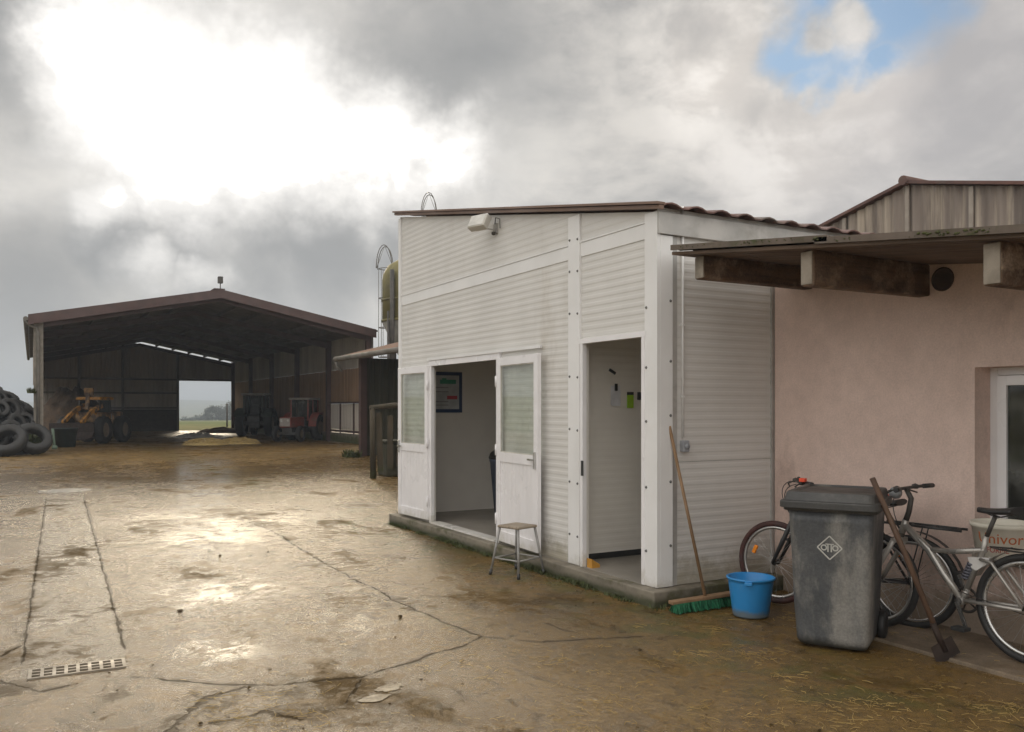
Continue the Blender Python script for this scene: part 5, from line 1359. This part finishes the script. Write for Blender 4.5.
weeds(4.35, 5.45, 4.35, 11.2, 4200, .01, .05, spread=.03); weeds(4.36, 5.42, 5.6, 5.42, 2200, .02, .10, .04); weeds(4.9, 5.3, 5.3, 5.25, 700, .02, .08, .08); weeds(4.37, 5.46, 4.6, 5.43, 900, .02, .09, .02)
tag(mb.build('weeds', M_leaf), 'green weeds and moss along the foot of the white building', 'weeds', kind='stuff')
def plant(name, label, loc, n, h, spread):
    global mb
    mb = MB()
    for k in range(n):
        a = rnd.uniform(0, 6.28); r = spread * math.sqrt(rnd.random()); blade(Vector((r * math.cos(a), r * math.sin(a), 0)), h * rnd.uniform(.4, 1), h * .5, h * .09)
    o = mb.build(name, M_leaf); o.location = loc; tag(o, label, 'plant')
plant('weed_plant', 'green weed clump growing at the foot of the brown shed post', (*gp(352, 457), 0), 120, .28, .3)
plant('weed_plant', 'green weed clump growing beside the barn corner post', (-.02, 34.0, 0), 120, .8, .22)
plant('weed_plant', 'green creeper tuft high on the barn corner post', (.0, 34.2, 2.1), 70, .22, .14)

# ------------------------------------------------------------------ distant trees
tr_proto = None
def make_tree(seed):
    rr = random.Random(seed); t = thing('field_tree', 'hazy dark tree in the valley beyond the barn opening', 'tree', (0, 0, 0), 0, 'trees beyond the barn')
    m1 = MB(); m1.tube([(0, 0, 0), (.1, 0, 2.2), (.05, .1, 4.5)], [.25, .18, .06], 7)
    for k in range(6):
        a = rr.uniform(0, 6.28); m1.tube([(0.08, 0, 1.6 + .4 * k), (1.3 * math.cos(a), 1.3 * math.sin(a), 2.8 + .5 * k)], [.09, .03], 5)
    m1.build('trunk', M_bark, t, world=False)
    m2 = MB()
    for c_ in range(26):
        a = rr.uniform(0, 6.28); q = rr.random() ** .5 * 2.2; cz = rr.uniform(2.0, 6.4); q *= 1 - ((cz - 3.6) / 4.0) ** 2 * .7
        c = Vector((q * math.cos(a), q * math.sin(a), cz))
        for k in range(60):
            p = c + Vector((rr.gauss(0, .42), rr.gauss(0, .42), rr.gauss(0, .32))); s = rr.uniform(.10, .22)
            u = Vector((rr.uniform(-1, 1), rr.uniform(-1, 1), rr.uniform(-1, 1))).normalized() * s; w = u.cross(Vector((rr.uniform(-1, 1), rr.uniform(-1, 1), rr.uniform(-1, 1)))).normalized() * s
            m2.quad(p - u, p + w, p + u, p - w)
    m2.build('crown', M_treeleaf, t, world=False)
    return t
p1, p2 = make_tree(1), make_tree(2)
first = {0: True, 1: True}
for i, (px, d, s) in enumerate(((206, 330, 1.0), (212, 322, 1.15), (219, 335, 1.25), (225, 328, 1.1), (231, 340, 1.4), (237, 335, 1.5), (198, 345, .8), (190, 350, .7), (184, 352, .75))):
    k = i % 2; o = (p1, p2)[k] if first[k] else copy_tree((p1, p2)[k]); first[k] = False
    v = FWD * d + RGT * ((px - 512) / FPX * d); zt = float(terrain(np.array([v.x]), np.array([v.y]))[0])
    o.location = (v.x, v.y, zt - .1); o.scale = (s, s, s); o.rotation_euler = (0, 0, i * 1.3)

# ------------------------------------------------------------------ sky, sun, haze
SUN_DIR = (FWD + RGT * ((225 - 512) / FPX) + UP * ((407 - 115) / FPX)).normalized()
sun_el = math.asin(SUN_DIR.z); sun_az = math.atan2(SUN_DIR.x, SUN_DIR.y)
w = bpy.data.worlds.new('World'); scene.world = w; w.use_nodes = True
nt = NT(w.node_tree); bg = w.node_tree.nodes['Background']
dirv = nt.node('ShaderNodeTexCoord').outputs['Generated']
sky = nt.node('ShaderNodeTexSky', sky_type='NISHITA', sun_disc=False); sky.sun_elevation = sun_el; sky.sun_rotation = sun_az; sky.air_density = 1.2; sky.dust_density = 1.0
n1 = nt.noise(dirv, 2.6, 6, 0.6, color=True); n2 = nt.noise(dirv, 11, 5, 0.6, color=True)
wv = nt.vmath('ADD', dirv, nt.vmath('SCALE', nt.vmath('SUBTRACT', n1, (.5, .5, .5)), .22))
wv = nt.vmath('ADD', wv, nt.vmath('SCALE', nt.vmath('SUBTRACT', n2, (.5, .5, .5)), .085))
def pdir(px, py): return tuple((FWD + RGT * ((px - 512) / FPX) + UP * ((407 - py) / FPX)).normalized())
def blob(px, py, r, soft=.5, vec=None):
    d = nt.vmath('DISTANCE', vec or wv, pdir(px, py)); rr = r / FPX * .9
    return nt.mapr(d, rr * (1 - soft), rr * (1 + soft), 1, 0)
def union(lst, add=False):
    o = lst[0]
    for x in lst[1:]: o = nt.math('MAXIMUM', o, x)
    return o
hole0 = union([blob(90, 52, 52, .95), blob(125, 84, 76, .9), blob(180, 106, 90, .9), blob(250, 116, 82, .9), blob(320, 124, 76, .95), blob(385, 146, 66, .98), blob(440, 168, 54, .98)])
hole0 = nt.math('MAXIMUM', hole0, nt.math('MULTIPLY', union([blob(85, 192, 36, .98), blob(150, 262, 34, .98), blob(205, 262, 30, .98)]), .55))
glow = union([blob(200, 110, 230, .7), blob(400, 160, 150, .8), blob(110, 275, 60, .9), blob(200, 265, 60, .9)])
warm = union([blob(5, 350, 90, .9), blob(205, 410, 60, .9)])
sp = nt.node('ShaderNodeSeparateXYZ'); nt.l.new(dirv, sp.inputs[0])
mpz = nt.node('ShaderNodeMapping'); nt.l.new(dirv, mpz.inputs[0]); mpz.inputs['Scale'].default_value = (1, 1, 1.7)
f1 = nt.noise(mpz.outputs[0], 3.2, 8, 0.58, .3); f2 = nt.noise(mpz.outputs[0], 8, 7, 0.6, .4)
f3 = nt.noise(mpz.outputs[0], 21, 6, 0.62, .3)
fb = nt.math('ADD', nt.math('MULTIPLY', f1, .56), nt.math('ADD', nt.math('MULTIPLY', f2, .30), nt.math('MULTIPLY', f3, .14)))
cl = nt.mix(nt.mapr(fb, .40, .61), (.315, .306, .30), (.67, .63, .58))
dk = union([blob(330, 240, 80, .6), blob(190, 225, 50, .7), blob(400, 250, 60, .7), blob(100, 240, 60, .7), blob(20, 290, 70, .8), blob(460, 60, 100, .9), blob(250, 250, 60, .8), blob(5, 40, 60, .8)])
cl = nt.mix(nt.math('MULTIPLY', nt.mapr(glow, 0, 1), .5), cl, (.85, .82, .77))
cl = nt.mix(nt.math('MULTIPLY', warm, .6), cl, (.62, .54, .43))
cl = nt.mix(nt.math('MULTIPLY', dk, .85), cl, (.235, .236, .238))
puff = union([blob(850, 75, 50, .8), blob(800, 130, 60, .9), blob(720, 60, 60, .9), blob(890, 110, 40, .9)])
cl = nt.mix(nt.math('MULTIPLY', puff, .65), cl, (.80, .73, .66))
cl = nt.mix(nt.math('MULTIPLY', puff, nt.mapr(fb, .47, .58, 0, .7)), cl, (.98, .93, .87))
right = union([blob(970, 90, 110, .6), blob(900, 190, 120, .9)])
cl = nt.mix(nt.math('MULTIPLY', right, .5), cl, (.47, .44, .44))
cl = nt.mix(nt.mapr(sp.outputs[2], .0, .14, .4, 0), cl, (.43, .425, .42))
# unseen cloud behind the viewer and overhead is brightened to add light on the walls
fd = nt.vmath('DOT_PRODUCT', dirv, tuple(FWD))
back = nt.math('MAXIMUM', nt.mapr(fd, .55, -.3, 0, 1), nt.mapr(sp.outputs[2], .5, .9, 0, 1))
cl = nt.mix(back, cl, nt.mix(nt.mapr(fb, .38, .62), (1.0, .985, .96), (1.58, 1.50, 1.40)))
hv = nt.math('ADD', hole0, nt.math('MULTIPLY', nt.math('SUBTRACT', fb, .5), nt.mapr(hole0, 0, .5, 0, 1.5)))
cl = nt.mix(nt.mapr(hv, .06, .40, 0, .45), cl, (.80, .77, .73))
cl = nt.mix(nt.mapr(hv, .24, .74), cl, (1.02, .985, .94))
cl = nt.mix(nt.mapr(hv, .60, 1.1), cl, (8.0, 7.1, 5.7))
cl = nt.vmath('SCALE', cl, 10.0)
bluem = union([blob(845, -10, 58, .45), blob(798, 18, 30, .6), blob(900, -5, 48, .6), blob(870, 50, 22, .6), blob(820, 48, 22, .6)])
wv2 = nt.vmath('ADD', dirv, nt.vmath('SCALE', nt.vmath('SUBTRACT', n2, (.5, .5, .5)), .07))
cloudlet = union([blob(848, 27, 26, .4, wv2), blob(820, 30, 17, .5, wv2)])
bluem = nt.math('MULTIPLY', bluem, nt.math('SUBTRACT', 1.0, nt.math('MULTIPLY', cloudlet, .95)))
skyc = nt.mix(1.0, nt.vmath('SCALE', sky.outputs[0], 1.0), (.74, .92, 1.10), 'MULTIPLY')
fin = nt.mix(nt.math('MULTIPLY', bluem, .92), cl, skyc)
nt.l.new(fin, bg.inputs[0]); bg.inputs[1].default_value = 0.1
sd = bpy.data.lights.new('sun', 'SUN'); sd.energy = 0.7; sd.angle = R(12); sd.color = (1, .84, .60)
so = bpy.data.objects.new('sun', sd); col.objects.link(so); so.rotation_euler = (-SUN_DIR).to_track_quat('-Z', 'Y').to_euler()

HAZE = True
if HAZE:
    mb = MB(); mb.box((-2600, -500, -40), (2600, 2700, 60)); m = bpy.data.materials.new('haze_air'); m.use_nodes = True; t = m.node_tree; t.nodes.clear()
    out = t.nodes.new('ShaderNodeOutputMaterial'); pv = t.nodes.new('ShaderNodeVolumePrincipled'); pv.inputs['Color'].default_value = (.78, .88, 1.0, 1); pv.inputs['Density'].default_value = .0011; pv.inputs['Anisotropy'].default_value = 0.2
    t.links.new(pv.outputs[0], out.inputs['Volume'])
    tag(mb.build('haze', m), 'thin haze filling the air over the fields', 'haze', kind='stuff')

# ------------------------------------------------------------------ render settings
vs = scene.view_settings; vs.view_transform = 'Standard'; vs.look = 'None'; vs.gamma = 1; vs.use_curve_mapping = False; vs.exposure = 0.24
cy = scene.cycles; cy.use_denoising = True; cy.max_bounces = 7; cy.diffuse_bounces = 4; cy.glossy_bounces = 3; cy.transparent_max_bounces = 12; cy.volume_bounces = 0
cy.sample_clamp_indirect = 6
